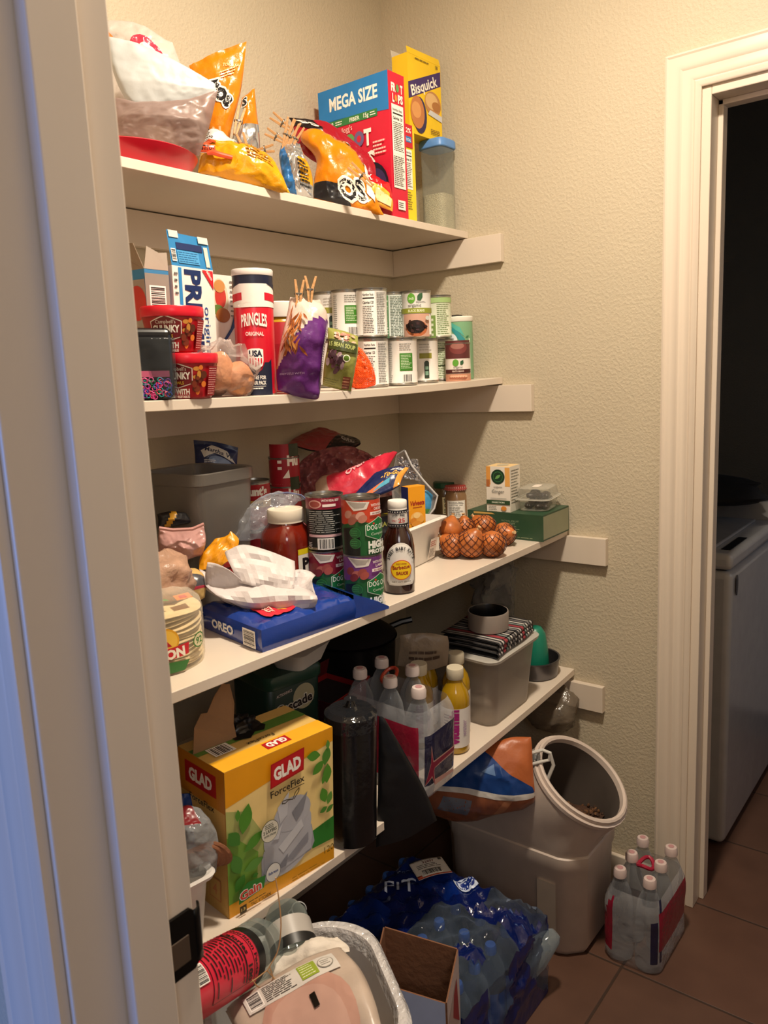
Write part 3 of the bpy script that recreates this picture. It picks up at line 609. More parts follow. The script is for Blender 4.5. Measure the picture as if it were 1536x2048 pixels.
# potatoes in a clear bag
a = (-.985, -.33)
t = T('produce_bag', 'clear plastic bag twisted around potatoes in front of the chip can', 'bag', (-.97, -.335, S2))
blob('film_bag', (-.97, -.335, S2+.05), (.062, .036, .056), film('#d8ccc6', .07, .6, .05, .5, 30), 41, .35, 16, flat=S2+.0005, parent=t, shape=lambda d: 1.1-.25*max(0, d.z))
for p, r, s in [((-.992, -.345, S2+.045), (.031, .022, .036), 1), ((-.950, -.348, S2+.032), (.033, .024, .031), 5), ((-.975, -.315, S2+.028), (.028, .024, .027), 9)]:
    tag(blob('potato', p, r, M('#d99a6c', .6, 0, .3, 70, .15), s, .12, 10), {1: 'upper left potato of the three inside the clear plastic bag', 5: 'right potato of the three inside the clear plastic bag', 9: 'rear potato hidden behind the other two in the clear bag'}[s], 'potato', 'potatoes in the clear bag')
# tall red chip can
px, py = cpos(508, -.312, 1.5), -.312
a = Art(); H = .236; N_ = '#141a33'
a.rect(-.085, .208, .085, .229, N_)
a.poly([(-.1, .165)]+[(x/100, .165+.004*sin(x)) for x in range(-9, 10, 3)]+[(.1, .165), (.1, .208), (-.1, .208)], '#efe9e2')
for s_ in (-1, 1): a.poly([(s_*.022, .178), (s_*.09, .170), (s_*.09, .185), (s_*.022, .192)], '#c8122a').poly([(s_*.026, .208), (s_*.06, .197), (s_*.09, .2), (s_*.09, .209)], N_)
a.text('PRINGLES', 0, .128, .022, '#f4eee6', .050, .03, arc=.004).text('ORIGINAL', 0, .112, .007, '#f4eee6', .034)
a.poly([(-.014, .086), (-.014, .066), (-.012, .056), (0, .046), (.012, .056), (.014, .066), (.014, .086), (.007, .088), (-.007, .088)], '#f4f1ec').text('USA', 0, .073, .011, '#141a33', .024, .05)
for k in range(5): a.rect(-.0115+k*.005, .055+abs(k-2)*.0025, -.009+k*.005, .070, '#c8122a')
a.poly([(-.02, 0), (.03, 0), (.03, .068), (.024, .062), (.016, .062), (.012, .05), (0, .04), (-.006, .046), (-.02, .056)], N_).text('SCORE FOR', .002, .030, .007, '#f4eee6', .030, .03).text('YOUR PACK', .002, .020, .007, '#f4eee6', .030, .03).rect(-.012, .0165, .016, .0172, '#f4eee6').lines(-.008, .011, .014, .0145, 1, '#f4eee6', .7)
t = T('chip_can', 'tall red potato chip can with a white lid on the second shelf', 'can', (px, py, S2))
b = MB(M('#c8122a', .3)); b.lathe([(.0375, 0), (.038, .002), (.038, .228), (.0375, .229)], 44, ms=[TIN, None, None, TIN]); a.apply(b, cyl(.038, tocam(px, py)), .006); b.build('tube', t)
MB(M('#dcd6d0', .35)).lathe([(.0392, .224), (.0398, .226), (.0398, .234), (.0385, .236), (.036, .236), (.0355, .2335), (.01, .2335)], 44).build('lid', t)
# jar behind the can
t = T('jar', 'jar of yellow sauce with a white lid, right behind the red chip can', 'jar', (-.722, -.24, S2))
MB(M('#b58a1c', .3, coat=.6)).lathe([(.034, .0), (.037, .004), (.037, .145), (.034, .15), (.03, .156)], 32, ms=[M('#a31a26', .35), M('#a31a26', .35), M('#b58a1c', .3), None, None]).build('glass_jar', t)
b = MB(M('#a31a26', .35)); b.lathe([(.0375, .01), (.0375, .10)], 32, cap0=False, cap1=False); b.build('label', t)
MB(M('#e8e4dc', .4)).lathe([(.0365, .156), (.037, .158), (.037, .186), (.035, .188), (.01, .188)], 32).build('lid', t)
# pretzel bag
a = atY(605, 790, -.365); purple = M('#5c2470', .3, 0, .25, 40); clearb = M('#cdb8ac', .3, 0, .3, 40)
prz = M('#a3602e', .45, 0, .5, 120)
def pcf(u, v, f): return purple if (v < .70-.42*(1-u)**2.2*(1 if v > .2 else 0) or v < .2) else clearb
art = Art()
rr = random.Random(4)
for k in range(46):
    x, y = .028+rr.gauss(0, .012), .13+rr.gauss(0, .028); y -= (x-.03)*-.5
    art.leaf(x, y, rr.uniform(.018, .03), .0045, rr.uniform(.6, 2.2), rr.choice(['#8d4a1e', '#b8723a', '#c98c50', '#7a3c18', '#a35a28']))
art.text('PRETZELS WITH', .03, .052, .0045, '#b49ac0', .045, 0).poly([(.102, .03), (.11, .03), (.11, .15), (.102, .16)], '#d8cfd4').lines(.103, .04, .109, .15, 22, '#5a2a6a', .4)
pouch('pretzel_bag', rowsf(a, [[(556, 780), (590, 792), (632, 799), (640, 786)], [(553, 745), (590, 742), (630, 740), (645, 742)], [(560, 690), (590, 685), (630, 680), (650, 690)], [(574, 630), (600, 628), (630, 628), (656, 640)], [(580, 595), (600, 600), (620, 605), (640, 600)]], [.03, .03, .03, .02, 0]), .034, 'purple and clear pretzel bag held shut by two upright clothespins', 'bag', purple, cf=pcf, seed=43, wr=.008, ws=20, art=art, arts=(.11, .24), pu=.55)
pin(facing(597, 615, a, .03), facing(599, 560, a, .025), 'left of the two clothespins on the purple pretzel bag', group='clothespins on the pretzel bag', spread=.004)
pin(facing(620, 605, a, .03), facing(621, 553, a, .025), 'right of the two clothespins on the purple pretzel bag', group='clothespins on the pretzel bag', spread=.006)
# bean bag and mesh bag
a = atY(675, 775, -.345)
art = Art(); rr = random.Random(9)
for k in range(16): art.leaf(rr.uniform(.02, .075), rr.uniform(.082, .102), .014, .006, rr.uniform(-.4, .4), rr.choice(['#c48a72', '#d9a58c', '#b06a5a']))
art.rect(.0, .066, .075, .084, '#3c431c').text('15 BEAN SOUP', .037, .072, .007, '#a9b06a', .066, .03)
for k in range(22): art.ell(rr.uniform(.005, .045), rr.uniform(.032, .060), .0065, .0045, rr.choice(['#5a3a44', '#8a7076', '#3f2a30', '#a58f90']), rr.uniform(0, 3))
art.ell(.052, .055, .009, .006, '#f1eed8').ell(.052, .055, .007, .0045, '#5a7a2a').rect(.05, .005, .07, .026, '#7b3f30').lines(.05, .006, .07, .025, 4, '#c08a6a', .4).lines(.003, .004, .04, .02, 4, '#5a5a2a', .3)
pouch('dry_bean_bag', rowsf(a, [[(645, 770), (675, 778), (702, 783)], [(648, 730), (680, 735), (710, 740)], [(655, 690), (685, 697), (716, 703)], [(655, 655), (690, 663), (716, 673)]], [.01, .02, .02, .01]), .018, 'olive green bag of dried beans leaning between purple and orange bags', 'bag', M('#8f9048', .28, 0, .2, 40), seed=47, wr=.004, art=art, arts=(.078, .11))
def meshmat(N, L, b):
    b.inputs['Base Color'].default_value = lin('#ff5a12'); b.inputs['Roughness'].default_value = .5
    tc = N.new('ShaderNodeTexCoord'); o = []
    for ang in (.7, -.7):
        wv = N.new('ShaderNodeTexWave'); wv.inputs['Scale'].default_value = 110; wv.inputs['Distortion'].default_value = 2; mp = N.new('ShaderNodeMapping'); mp.inputs['Rotation'].default_value = (.3, ang, ang); L.new(tc.outputs['Object'], mp.inputs[0]); L.new(mp.outputs[0], wv.inputs['Vector']); o.append(wv)
    mx = N.new('ShaderNodeMath'); mx.operation = 'MAXIMUM'; L.new(o[0].outputs['Fac'], mx.inputs[0]); L.new(o[1].outputs['Fac'], mx.inputs[1])
    g = N.new('ShaderNodeMath'); g.operation = 'GREATER_THAN'; g.inputs[1].default_value = .55; L.new(mx.outputs[0], g.inputs[0]); L.new(g.outputs[0], b.inputs['Alpha'])
MESHM = nodemat('orange_netting', meshmat)
a = atY(726, 775, -.335)
o, _ = pouch('mesh_produce_bag', rowsf(a, [[(690, 770), (720, 778), (752, 770)], [(696, 745), (722, 745), (750, 748)], [(702, 712), (722, 712), (740, 722)], [(700, 695), (712, 692), (724, 698)]]), .024, 'bright orange mesh produce bag in front of the white bean cans', 'bag', MESHM, seed=53, wr=.01, ws=30)
blob('mesh_fold', o.location+Vector((0, .006, .035)), (.024, .015, .032), M('#f2601c', .6, 0, .8, 90), 57, .3, 20, parent=o)
# bean cans
def art_bean(kind):
    a = Art()
    if kind == 'facts': a.facts(-.022, .006, .008, .104, n=16).lines(.012, .01, .036, .102, 24, '#6a6a66', .4)
    if kind == 'factsgreen': a.rect(-.03, .0, -.012, .104, '#5f8a62').lines(-.028, .01, -.014, .1, 14, '#e4eee0').lines(-.008, .006, .034, .102, 26, '#6a7a70', .4)
    if kind == 'green': a.rect(-.006, .035, .026, .076, '#3d7d26').lines(-.003, .04, .023, .073, 9, '#d7e6c4', .35).lines(-.006, .082, .026, .1, 4, '#8a8a84', .35).bars(.0, .008, .024, .028).lines(-.036, .008, -.024, .1, 20, '#8a8a84', .4)
    if kind == 'side': a.rect(-.03, .03, -.018, .08, '#3d7d26').rect(-.012, .062, .02, .075, '#8d8a34').rect(.0, .012, .012, .052, '#26382a').ell(.006, .05, .006, .006, '#26382a').rect(.002, .02, .010, .03, '#7aa08a').rect(.002, .034, .010, .042, '#7aa08a').lines(-.012, .08, .02, .1, 3, '#b9b4ac', .3)
    if kind == 'front':
        a.ell(-.012, .093, .010, .012, '#5e9d35').text('365', -.012, .090, .005, '#dfeccd', .013).poly([(.003, .088), (.003, .098), (.008, .104), (.016, .105), (.016, .095), (.011, .087)], '#2f5a3a').lines(.0, .082, .026, .086, 2, '#4a4a4a', .4)
        a.text('organic', -.004, .073, .008, '#3a3632', .032, 0).rect(-.06, .058, .06, .070, '#8d9233').text('BLACK BEANS', 0, .061, .006, '#e9ecc8', .04).rect(-.034, .003, .034, .056, '#cda08c').ell(.0, .022, .026, .019, '#b4643c').ell(-.002, .026, .023, .016, '#24110f')
        rr = random.Random(2)
        for k in range(26): a.ell(-.002+rr.gauss(0, .009), .028+rr.gauss(0, .006), .0045, .003, rr.choice(['#2a1414', '#3d1e1e', '#1a0c0d']), rr.uniform(0, 3))
        a.ell(.024, .046, .005, .005, '#c9ccc0')
    if kind == 'pale': a.rect(-.03, .0, -.006, .06, '#7d9a52').lines(-.027, .004, -.010, .055, 4, '#e6edd2', .5).lines(-.002, .01, .034, .1, 18, '#6f8a52', .3).rect(-.06, .092, .06, .105, '#9dbb7a')
    if kind == 'palefacts': a.lines(-.026, .008, .034, .102, 20, '#7a8f62', .35).rect(-.02, .085, .02, .087, '#2f3a22').rect(-.02, .04, .02, .042, '#2f3a22')
    if kind == 'kidney': a.rect(-.04, .058, .04, .104, '#5d2b2b').ell(.002, .085, .024, .016, '#7a3a38').ell(.0, .09, .018, .008, '#a06a60').ell(-.006, .047, .008, .009, '#5e9d35').poly([(.006, .042), (.006, .05), (.014, .054), (.015, .046), (.011, .041)], '#2f5a3a').text('organic', 0, .033, .006, '#3a3632', .024, 0).rect(-.04, .02, .04, .030, '#4a1e1c').text('PINTO BEANS', 0, .023, .004, '#e4cfc0', .03).rect(-.04, .0, .04, .018, '#c98f74')
    if kind == 'kidney':
        for k in range(14): a.ell(-.02+.003*k, .008+.004*(k % 2), .004, .003, ['#a5634a', '#e0b294'][k % 2])
    return a
bc = [(748, -.30, 0, 'facts', '#ecebe6', 'white bean can with nutrition table, lower row, right of the orange mesh bag'),
      (806, -.325, 0, 'green', '#ebe5df', 'white bean can with a green square panel and barcode, front of the lower row'),
      (850, -.285, 0, 'side', '#ebe6e0', 'white bean can with an olive stripe and dark seal, lower row, beside the green-panel can'),
      (884, -.245, 0, 'palefacts', '#dfe5cd', 'pale green bean can in the lower row, next to the pinto bean can'),
      (700, -.235, 1, 'green', '#e9e7e2', 'white can with a green panel on the upper row, leftmost in front'),
      (748, -.295, 1, 'facts', '#ecebe6', 'white can with a big nutrition table on the upper row'),
      (792, -.255, 1, 'factsgreen', '#dfe6df', 'white can with green-edged fine print on the upper row'),
      (837, -.315, 1, 'front', '#ecebe6', 'organic black beans can with a bean photo on the upper row'),
      (880, -.26, 1, 'pale', '#dfe5cd', 'pale green can on the upper row, right of the black beans'),
      (664, -.17, 1, 'side', '#e4e1dc', 'white can at the back left of the upper row, half hidden')]
for u, y, lv, k, c, lb in bc:
    can('bean_can', cpos(u, y), y, S2+lv*.1125, .037, .112, c, art_bean(k), lb, group='organic bean cans stacked two high')
for u, y, lb in [(700, -.235, 'white can under the leftmost green-panel can of the upper row'), (664, -.17, 'white can in the lower row at the back, hidden behind the bean bag'), (792, -.175, 'white can in the lower row, behind the green-panel can')]:
    can('bean_can', cpos(u, y) if u != 792 else cpos(800, -.2), y, S2, .037, .112, '#e4e1dc', None, lb, group='organic bean cans stacked two high')
can('small_bean_can', cpos(917, -.325), -.325, S2, .0345, .098, '#e7ddd4', art_bean('kidney'), 'organic bean can with a dark red-brown label in front of the green canister', cat='can', turn=0)
t = T('oat_canister', 'green round canister with a white lid at the right end of the second shelf', 'canister', (-.064, -.272, S2))
a = Art().ell(-.024, .105, .016, .02, '#e9eef0').poly([(-.02, .145), (.012, .11), (.016, .08), (.004, .095), (-.024, .135)], '#2f8f96').poly([(-.028, .157), (.0, .14), (.012, .115), (-.0, .125), (-.026, .145)], '#56b0a2').leaf(.02, .115, .012, .005, .5, '#3f7a52').leaf(.025, .07, .012, .005, 1.2, '#2f5a3a').leaf(.010, .05, .02, .008, 1.5, '#c9d96a').rect(.024, .02, .028, .11, '#dfe8d2').leaf(.02, .035, .02, .012, 1.7, '#3a2a20')
b = MB(M('#7fae86', .4)); b.lathe([(.037, 0), (.0385, .003), (.0385, .158)], 40); a.apply(b, cyl(.0385, tocam(-.064, -.272)+.1), .006); b.build('canister_body', t)
MB(M('#ece7dc', .4)).lathe([(.0395, .156), (.0405, .158), (.0405, .168), (.039, .170), (.01, .170)], 40).build('lid', t)
MB(M('#101012', .4)).tube([(-.03, 0, .1725), (-.01, -.004, .174), (.012, -.004, .1735)], .002).build('ring_pull', t)
# ================================================================== THIRD SHELF
# blue baking mix pouch at the back
a = atZ(430, 1000, S3); a = (-.815, -.10)
art = Art().poly([(.02, .16), (.055, .185), (.10, .175), (.125, .14), (.1, .15), (.06, .155), (.03, .135)], '#d9d6cf').text('Martha W', .075, .156, .016, '#26304f', .085, .02, rot=-.12).ell(.08, .13, .035, .016, '#7d92b8').lines(.03, .118, .07, .13, 2, '#e0e0e4', .5)
pouch('baking_mix_pouch', rowsf(a, [[(392, 1045), (430, 1046), (472, 1040)], [(392, 975), (430, 958), (472, 962)], [(390, 915), (430, 916), (474, 932)], [(387, 880), (430, 884), (476, 895)]]), .018, 'navy blue baking mix pouch standing at the back behind the grey plastic bin', 'bag', M('#1c2a58', .3, 0, .2, 40), seed=61, wr=.004, art=art, arts=(.13, .2), seal=(0, .08))
# grey translucent stacked bin
t = T('storage_bin', 'cloudy grey translucent plastic bin at the back left of the third shelf', 'bin', (-.968, -.225, S3), .12)
b = MB(film('#857f78', .45, .35, .3)); b.lathe([(.066, .0), (.070, .01), (.082, .245), (.086, .248), (.086, .268), (.084, .270), (.078, .268), (.066, .02), (.01, .015)], 48, sq=6, cap1=False); b.build('bin_body', t)
b = MB(film('#d6cfc6', .55, .3, .3)); b.box(-.05, -.055, .012, .055, .05, .12); b.build('bagged_food', t, bevel=.015, bseg=3)
# stewed tomato cans
def tom(name, x, y, z, label, two, h=.108):
    a = Art().text("Hunt's", .002, .078, .017, '#f0e8dc', .058, .06).rect(-.05, .05, .05, .066, '#d8b25c').text('Stewed', .0, .054, .008, '#3a2010', .036, .02)
    for k, (x_, y_) in enumerate([(-.02, .025), (.008, .03), (.025, .02), (-.005, .012)]): a.ell(x_, y_, .014, .012, ['#d03a22', '#b3241a', '#c9452a', '#a01c14'][k])
    if two: a = Art().rect(-.04, .02, .04, .1, '#9c1a26').text("Hu", .022, .05, .022, '#f0e8dc', .03, .06).poly([(-.005, .02), (.01, .04), (.012, .02)], '#f0e8dc').rect(-.016, .055, -.006, .062, '#f0e8dc').rect(-.016, .04, -.006, .047, '#f0e8dc').rect(.012, .07, .04, .1, '#29331c')
    can(name, x, y, z, .0375, h, '#a81c26', a, label, group='red tomato cans at the back')
x_ = cpos(508, -.155, S3+.16)
tom('tomato_can', x_, -.155, S3, 'red tomato can under the stewed tomato can beside the grey bin', True)
tom('tomato_can', x_, -.155, S3+.1085, 'red stewed tomato can on the upper level beside the grey bin', False)
x_ = cpos(568, -.125, S3+.2)
tom('tomato_can', x_, -.125, S3, 'red tomato can at the bottom of the back stack of three', True)
tom('tomato_can', x_, -.125, S3+.1085, 'short red tomato can in the middle of the back stack of three', True, .078)
tom('tomato_can', x_, -.125, S3+.187, 'short red tomato can on top of the back stack of three', True, .068)
# dark chip and snack bags at the back
darkred = M('#7c2a2e', .35, 0, .3, 40); clr = film('#b0706c', .55, .3, .15, .3)
a = (-.40, -.10)
art = Art().rect(.0, .0, .24, .11, '#9b3f3e').poly([(.09, .0), (.24, .0), (.24, .11), (.16, .11)], '#1c1a1c').text('GRILL', .17, .03, .022, '#b9b2ac', .07, .03, rot=-.5)
pouch('snack_bag', rowsf(a, [[(575, 890), (640, 905), (700, 900), (722, 888)], [(590, 878), (640, 880), (690, 885), (720, 884)], [(625, 862), (650, 858), (680, 872), (712, 882)]], [.06, .0, -.04]), .012, 'flattened red and black snack bag topmost on the pile at the back', 'bag', M('#2a2426', .3, 0, .2, 40), seed=63, wr=.006, art=art, arts=(.24, .11), nu=22, nv=14)
a = (-.48, -.13)
pouch('bagged_food', rowsf(a, [[(600, 1000), (660, 1010), (730, 1000), (790, 990)], [(590, 960), (650, 968), (720, 965), (770, 950)], [(600, 925), (650, 920), (720, 915), (760, 925)], [(625, 905), (660, 895), (700, 893), (735, 905)]], [.02, .01, .0, 0]), .028, 'dull red food in a clear plastic bag piled behind the open pink pouch', 'bag', M('#86494a', .3, 0, .4, 30, .2), seed=67, wr=.035, ws=26, nu=60, nv=44)
blob('bagged_food', (-.40, -.11, S3+.05), (.085, .055, .05), M('#4d3432', .3, 0, .5, 40), 68, .6, 18, 'dark brown bag slumped at the back under the red and black snack bag', 'bag', flat=S3+.001)
blob('bagged_food', (-.225, -.10, S3+.05), (.075, .055, .06), M('#3c2a2b', .4, 0, .4, 30), 69, .3, 10, 'dark bag slumped in the back corner behind the clear clamshell', 'bag', flat=S3+.001)
# pink open pouch
a = (-.60, -.25)
art = Art().text('Oven', .10, .045, .015, '#e8a8ac', .05, .04, rot=.15).text('Roasted', .165, .065, .014, '#f0d8d4', .06, .03, rot=.2)
pouch('open_pouch', rowsf(a, [[(632, 985), (690, 1000), (735, 975), (770, 940), (795, 905)], [(632, 965), (680, 965), (725, 945), (765, 920), (792, 903)], [(650, 952), (690, 945), (730, 932), (765, 918), (787, 903)]], [.05, .02, 0]), .03, 'open pink-red pouch lying on its side above the dog food cans', 'pouch', M('#c7283f', .3, 0, .2, 40), seed=71, wr=.004, art=art, arts=(.22, .09), cf=lambda u, v, f: M('#b08f78', .5) if u < .1 else M('#c7283f', .3, 0, .2, 40), thf=lambda u, v: 1.1-u*.9)
# navy tuna pouch
a = (-.66, -.36)
art = Art().rect(0, .0, .17, .075, '#1b2756').poly([(.14, .0), (.17, .0), (.17, .075), (.15, .075)], '#d98f35').text('arKist', .13, .056, .011, '#e8e4dc', .045, .03, rot=.1).text('-To-Go', .118, .038, .013, '#e8b04a', .055, .03, rot=.1).poly([(.02, .012), (.05, .018), (.10, .03), (.10, .018), (.06, .004)], '#d9764a').poly([(.07, .012), (.12, .02), (.12, .032), (.09, .025)], '#4aa0c0').rect(.0, .02, .04, .06, '#1b2756')
pouch('fish_pouch', rowsf(a, [[(690, 1018), (735, 1000), (775, 985), (800, 972)], [(712, 990), (745, 975), (780, 958), (806, 955)], [(752, 945), (775, 938), (798, 934), (818, 937)]], [.05, .03, 0]), .010, 'navy blue fish snack pouch with orange print between pink pouch and yellow box', 'pouch', M('#1b2756', .28, 0, .15, 40), seed=73, wr=.003, art=art, arts=(.17, .078), nu=20, nv=14)
# white foil wrapper piece
a = (-.72, -.40)
pouch('foil_piece', rowsf(a, [[(668, 1010), (690, 1006), (705, 1008)], [(668, 996), (688, 992), (703, 994)]]), .004, 'small crumpled white foil piece behind the standing dog food cans', 'foil', M('#d4d0cc', .3, .3, .5, 60), seed=75, wr=.008, ws=50, nu=12, nv=8)
# white basket with its contents
t = T('basket', 'small white plastic basket full of packets in the middle of the third shelf', 'basket', (-.522, -.385, S3), .12)
W_ = M('#e2dfd9', .42, 0, .05, 30); b = MB(W_)
def rr_ring(wx, wy, z, r=.02, n=8):
    P = []
    for cx, cy, a0 in ((wx-r, wy-r, 0), (-wx+r, wy-r, pi/2), (-wx+r, -wy+r, pi), (wx-r, -wy+r, 1.5*pi)):
        for k in range(n+1): q_ = a0+pi/2*k/n; P.append((cx+r*cos(q_), cy+r*sin(q_), z))
    return P
BH = .098
b.rings([rr_ring(.085, .045, 0), rr_ring(.088, .048, .004), rr_ring(.102, .060, BH-.022), rr_ring(.104, .062, BH-.02), rr_ring(.106, .064, BH-.004), rr_ring(.114, .072, BH-.002), rr_ring(.115, .073, BH+.002), rr_ring(.104, .062, BH+.004), rr_ring(.101, .059, BH-.01), rr_ring(.085, .045, .005)], cap1=True)
b.build('basket_body', t, smooth=50)
st = Art().rect(0, 0, .034, .05, '#ded6cc').lines(.003, .03, .03, .045, 3, '#b3483a', .4).lines(.003, .004, .03, .026, 7, '#4a443e', .35); b = MB(M('#ded6cc', .5))
st.apply(b, lambda x, y, o: (.0+x+.03, -.0485-y*.205-.006-o, .008+y)); b.build('price_sticker', t, smooth=0)
ar = Art().text('Velveeta', .024, .064, .011, '#a3271d', .042, .03, shear=.2).rect(.012, .058, .038, .0595, '#a3271d').ell(.022, .034, .018, .014, '#f0bb63').ell(.014, .027, .012, .008, '#d98a2f').ell(.032, .030, .012, .009, '#e8a84a').ell(.022, .04, .01, .007, '#f6d08a').ell(.02, .02, .014, .007, '#e0983a').rect(0, -.0, .048, .010, '#1d2f6e').text('ORIGINAL', .025, .003, .0045, '#e8e4dc', .034, .02)
vx = carton('cheese_mac_box', -.505, -.40, S3+.072, .048, .028, .108, -.32, '#eda01c', 'yellow-orange boxed macaroni cup packet standing up in the white basket', 'box', front=ar, lcol='#26306a')
ar = Art().rect(0, 0, .09, .05, '#12121c').ell(.062, .014, .02, .012, '#c8202c').text('K', .062, .009, .012, '#f4efe8', .012, .05).text('MAC', .03, .03, .010, '#9a9a4a', .04, .03)
carton('dinner_box', -.665, -.425, S3+.085, .095, .03, .052, -.12, '#14141e', 'black dinner box tilted behind the brown sauce bottle', 'box', front=ar, topcol='#2f3e1c', top=Art().rect(.05, .008, .08, .022, '#dbe02a').lines(.01, .006, .045, .022, 2, '#8fa03a', .5))
# clear clamshell leaning with foil
t = T('clamshell_tray', 'big clear plastic clamshell tray leaning in the basket with crumpled foil', 'tray', (-.43, -.33, S3))
pts = [(808, 895), (822, 925), (846, 955), (874, 985), (868, 1010), (845, 1042), (790, 1035), (782, 960), (792, 905)]
o_, i_ = [facing(u, v, (-.43, -.33), .0)-t.location for u, v in pts], []
cc = sum(o_, Vector())/len(o_)
bk = Vector((.025, .03, 0))
b = MB(film('#d8dadc', .22, .6, .08)); b.rings([[p for p in o_], [cc+(p-cc)*1.03 for p in o_], [cc+(p-cc)*1.03+Vector((.002, .002, 0)) for p in o_], [cc+(p-cc)*.88+bk*.3 for p in o_], [cc+(p-cc)*.82+bk for p in o_]], cap0=False); b.build('tray_shell', t, smooth=40)
b = MB(film('#e8e8e8', .65, .3, .08)); b.tube(o_[:7], .0022); b.build('rim', t)
fb = MB(M('#c9c9cc', .18, .95, .9, 60)); C0 = facing(818, 915, (-.43, -.33), -.01)-t.location
nseed = 4
def foilfn(u, v):
    p = facing(793+u*42+v*8, 908+v*42+u*6, (-.43, -.33), -.015)-t.location; k = ridg(p, 60, 4)*.022
    return p+Vector((-.6*k, -.7*k, .3*k))
fb.grid(foilfn, 16, 18); fb.build('foil', t, smooth=0, solid=.0008)
pouch('snack_packet', rowsf((-.42, -.32), [[(838, 1040), (850, 1040), (862, 1036)], [(838, 985), (852, 980), (866, 990)]], .0), .012, 'small blue and green packet inside the clear clamshell', 'packet', M('#3f8fc0', .3, 0, .3, 50), cf=lambda u, v, f: M('#4f8a4a', .3) if v < .4 else M('#3f8fc0', .3, 0, .3, 50), seed=77, wr=.004, nu=10, nv=10)
# barbecue sauce bottle
bx, by = cpos(796, -.517, S3+.08), -.517
t = T('sauce_bottle', 'dark brown barbecue sauce bottle with white cap at the front of the shelf', 'bottle', (bx, by, S3))
SB = M('#2a0f08', .18, coat=.7); pr = [(.027, 0), (.031, .003), (.0315, .016), (.0325, .02), (.033, .05), (.0325, .095), (.0285, .118), (.021, .132), (.0185, .138)]
b = MB(SB); b.lathe(pr, 44)
def brad(h):
    for (r0, z0), (r1, z1) in zip(pr, pr[1:]):
        if z0 <= h <= z1: return r0+(r1-r0)*(h-z0)/(z1-z0+1e-9)
    return pr[-1][0]
a = Art()
def oval(cx, cy, rx, y0, y1, c):
    P = [(cx-rx*.82, y0), (cx+rx*.82, y0), (cx+rx, y0+.008), (cx+rx, y0+(y1-y0)*.55)]+[(cx+rx*cos(q_), y0+(y1-y0)*.55+(y1-y0)*.45*sin(q_)) for q_ in [k*pi/12 for k in range(1, 12)]]+[(cx-rx, y0+(y1-y0)*.55), (cx-rx, y0+.008)]
    a.poly(P, c)
oval(.004, .055, .0305, .020, .108, '#e9e4dc'); oval(.004, .055, .0285, .022, .106, '#cfc8be'); oval(.004, .055, .0278, .0226, .1053, '#f0ece5')
for k, ch in enumerate("SWEET BABY RAY'S"):
    if ch != ' ':
        q_ = pi*.94-k*pi*.88/15; a.text(ch, .004+.0225*cos(q_), .070+.024*sin(q_)-.0, .0062, '#1c1a1a', .0042, .03, rot=q_-pi/2)
a.ell(.004, .053, .0195, .0205, '#d9541c', n=36).ell(.004, .053, .018, .019, '#f2c81d', n=36).text('Barbecue', .004, .055, .0075, '#9c2417', .031, .03, rot=.08).text('SAUCE', .005, .0435, .006, '#9c2417', .021, .04).text('award winning', .004, .065, .003, '#9c2417', .018).text('NET WT 28 OZ', .004, .027, .003, '#3a3a3a', .034, 0)
a.apply(b, lambda x, y, o: ((brad(y)+o)*cos(tocam(bx, by)+x/.0315), (brad(y)+o)*sin(tocam(bx, by)+x/.0315), y), .005); b.build('bottle_body', t, smooth=50)
b = MB(M('#e9e4de', .4)); b.lathe([(.0185, .136), (.0195, .138), (.0205, .142), (.0195, .172), (.0192, .175)], 36)
a = Art().rect(-.06, .138, .06, .1445, '#1c1c24').rect(-.06, .166, .06, .172, '#1c1c24').text('SWEET BABY', .002, .158, .0045, '#2a2a2a', .028, .03, arc=.003).text('25', .008, .147, .0085, '#b3302a', .014, .02).text('ONLY', -.007, .149, .004, '#b3302a', .010)
for k in range(-6, 7): a.rect(k*.0045-.001, .1405, k*.0045+.001, .142, '#e9e4de').rect(k*.0045-.001, .1683, k*.0045+.001, .1698, '#e9e4de')
a.apply(b, cyl(lambda h: .0206-(max(h-.142, 0)/.03)*.001, tocam(bx, by)), .005); b.build('neck_sleeve', t)
t.scale = (1, 1, 1.07)
MB(M('#efebe4', .35)).lathe([(.019, .175), (.0195, .176), (.0195, .188), (.0185, .190), (.01, .190)], 36).build('cap', t)
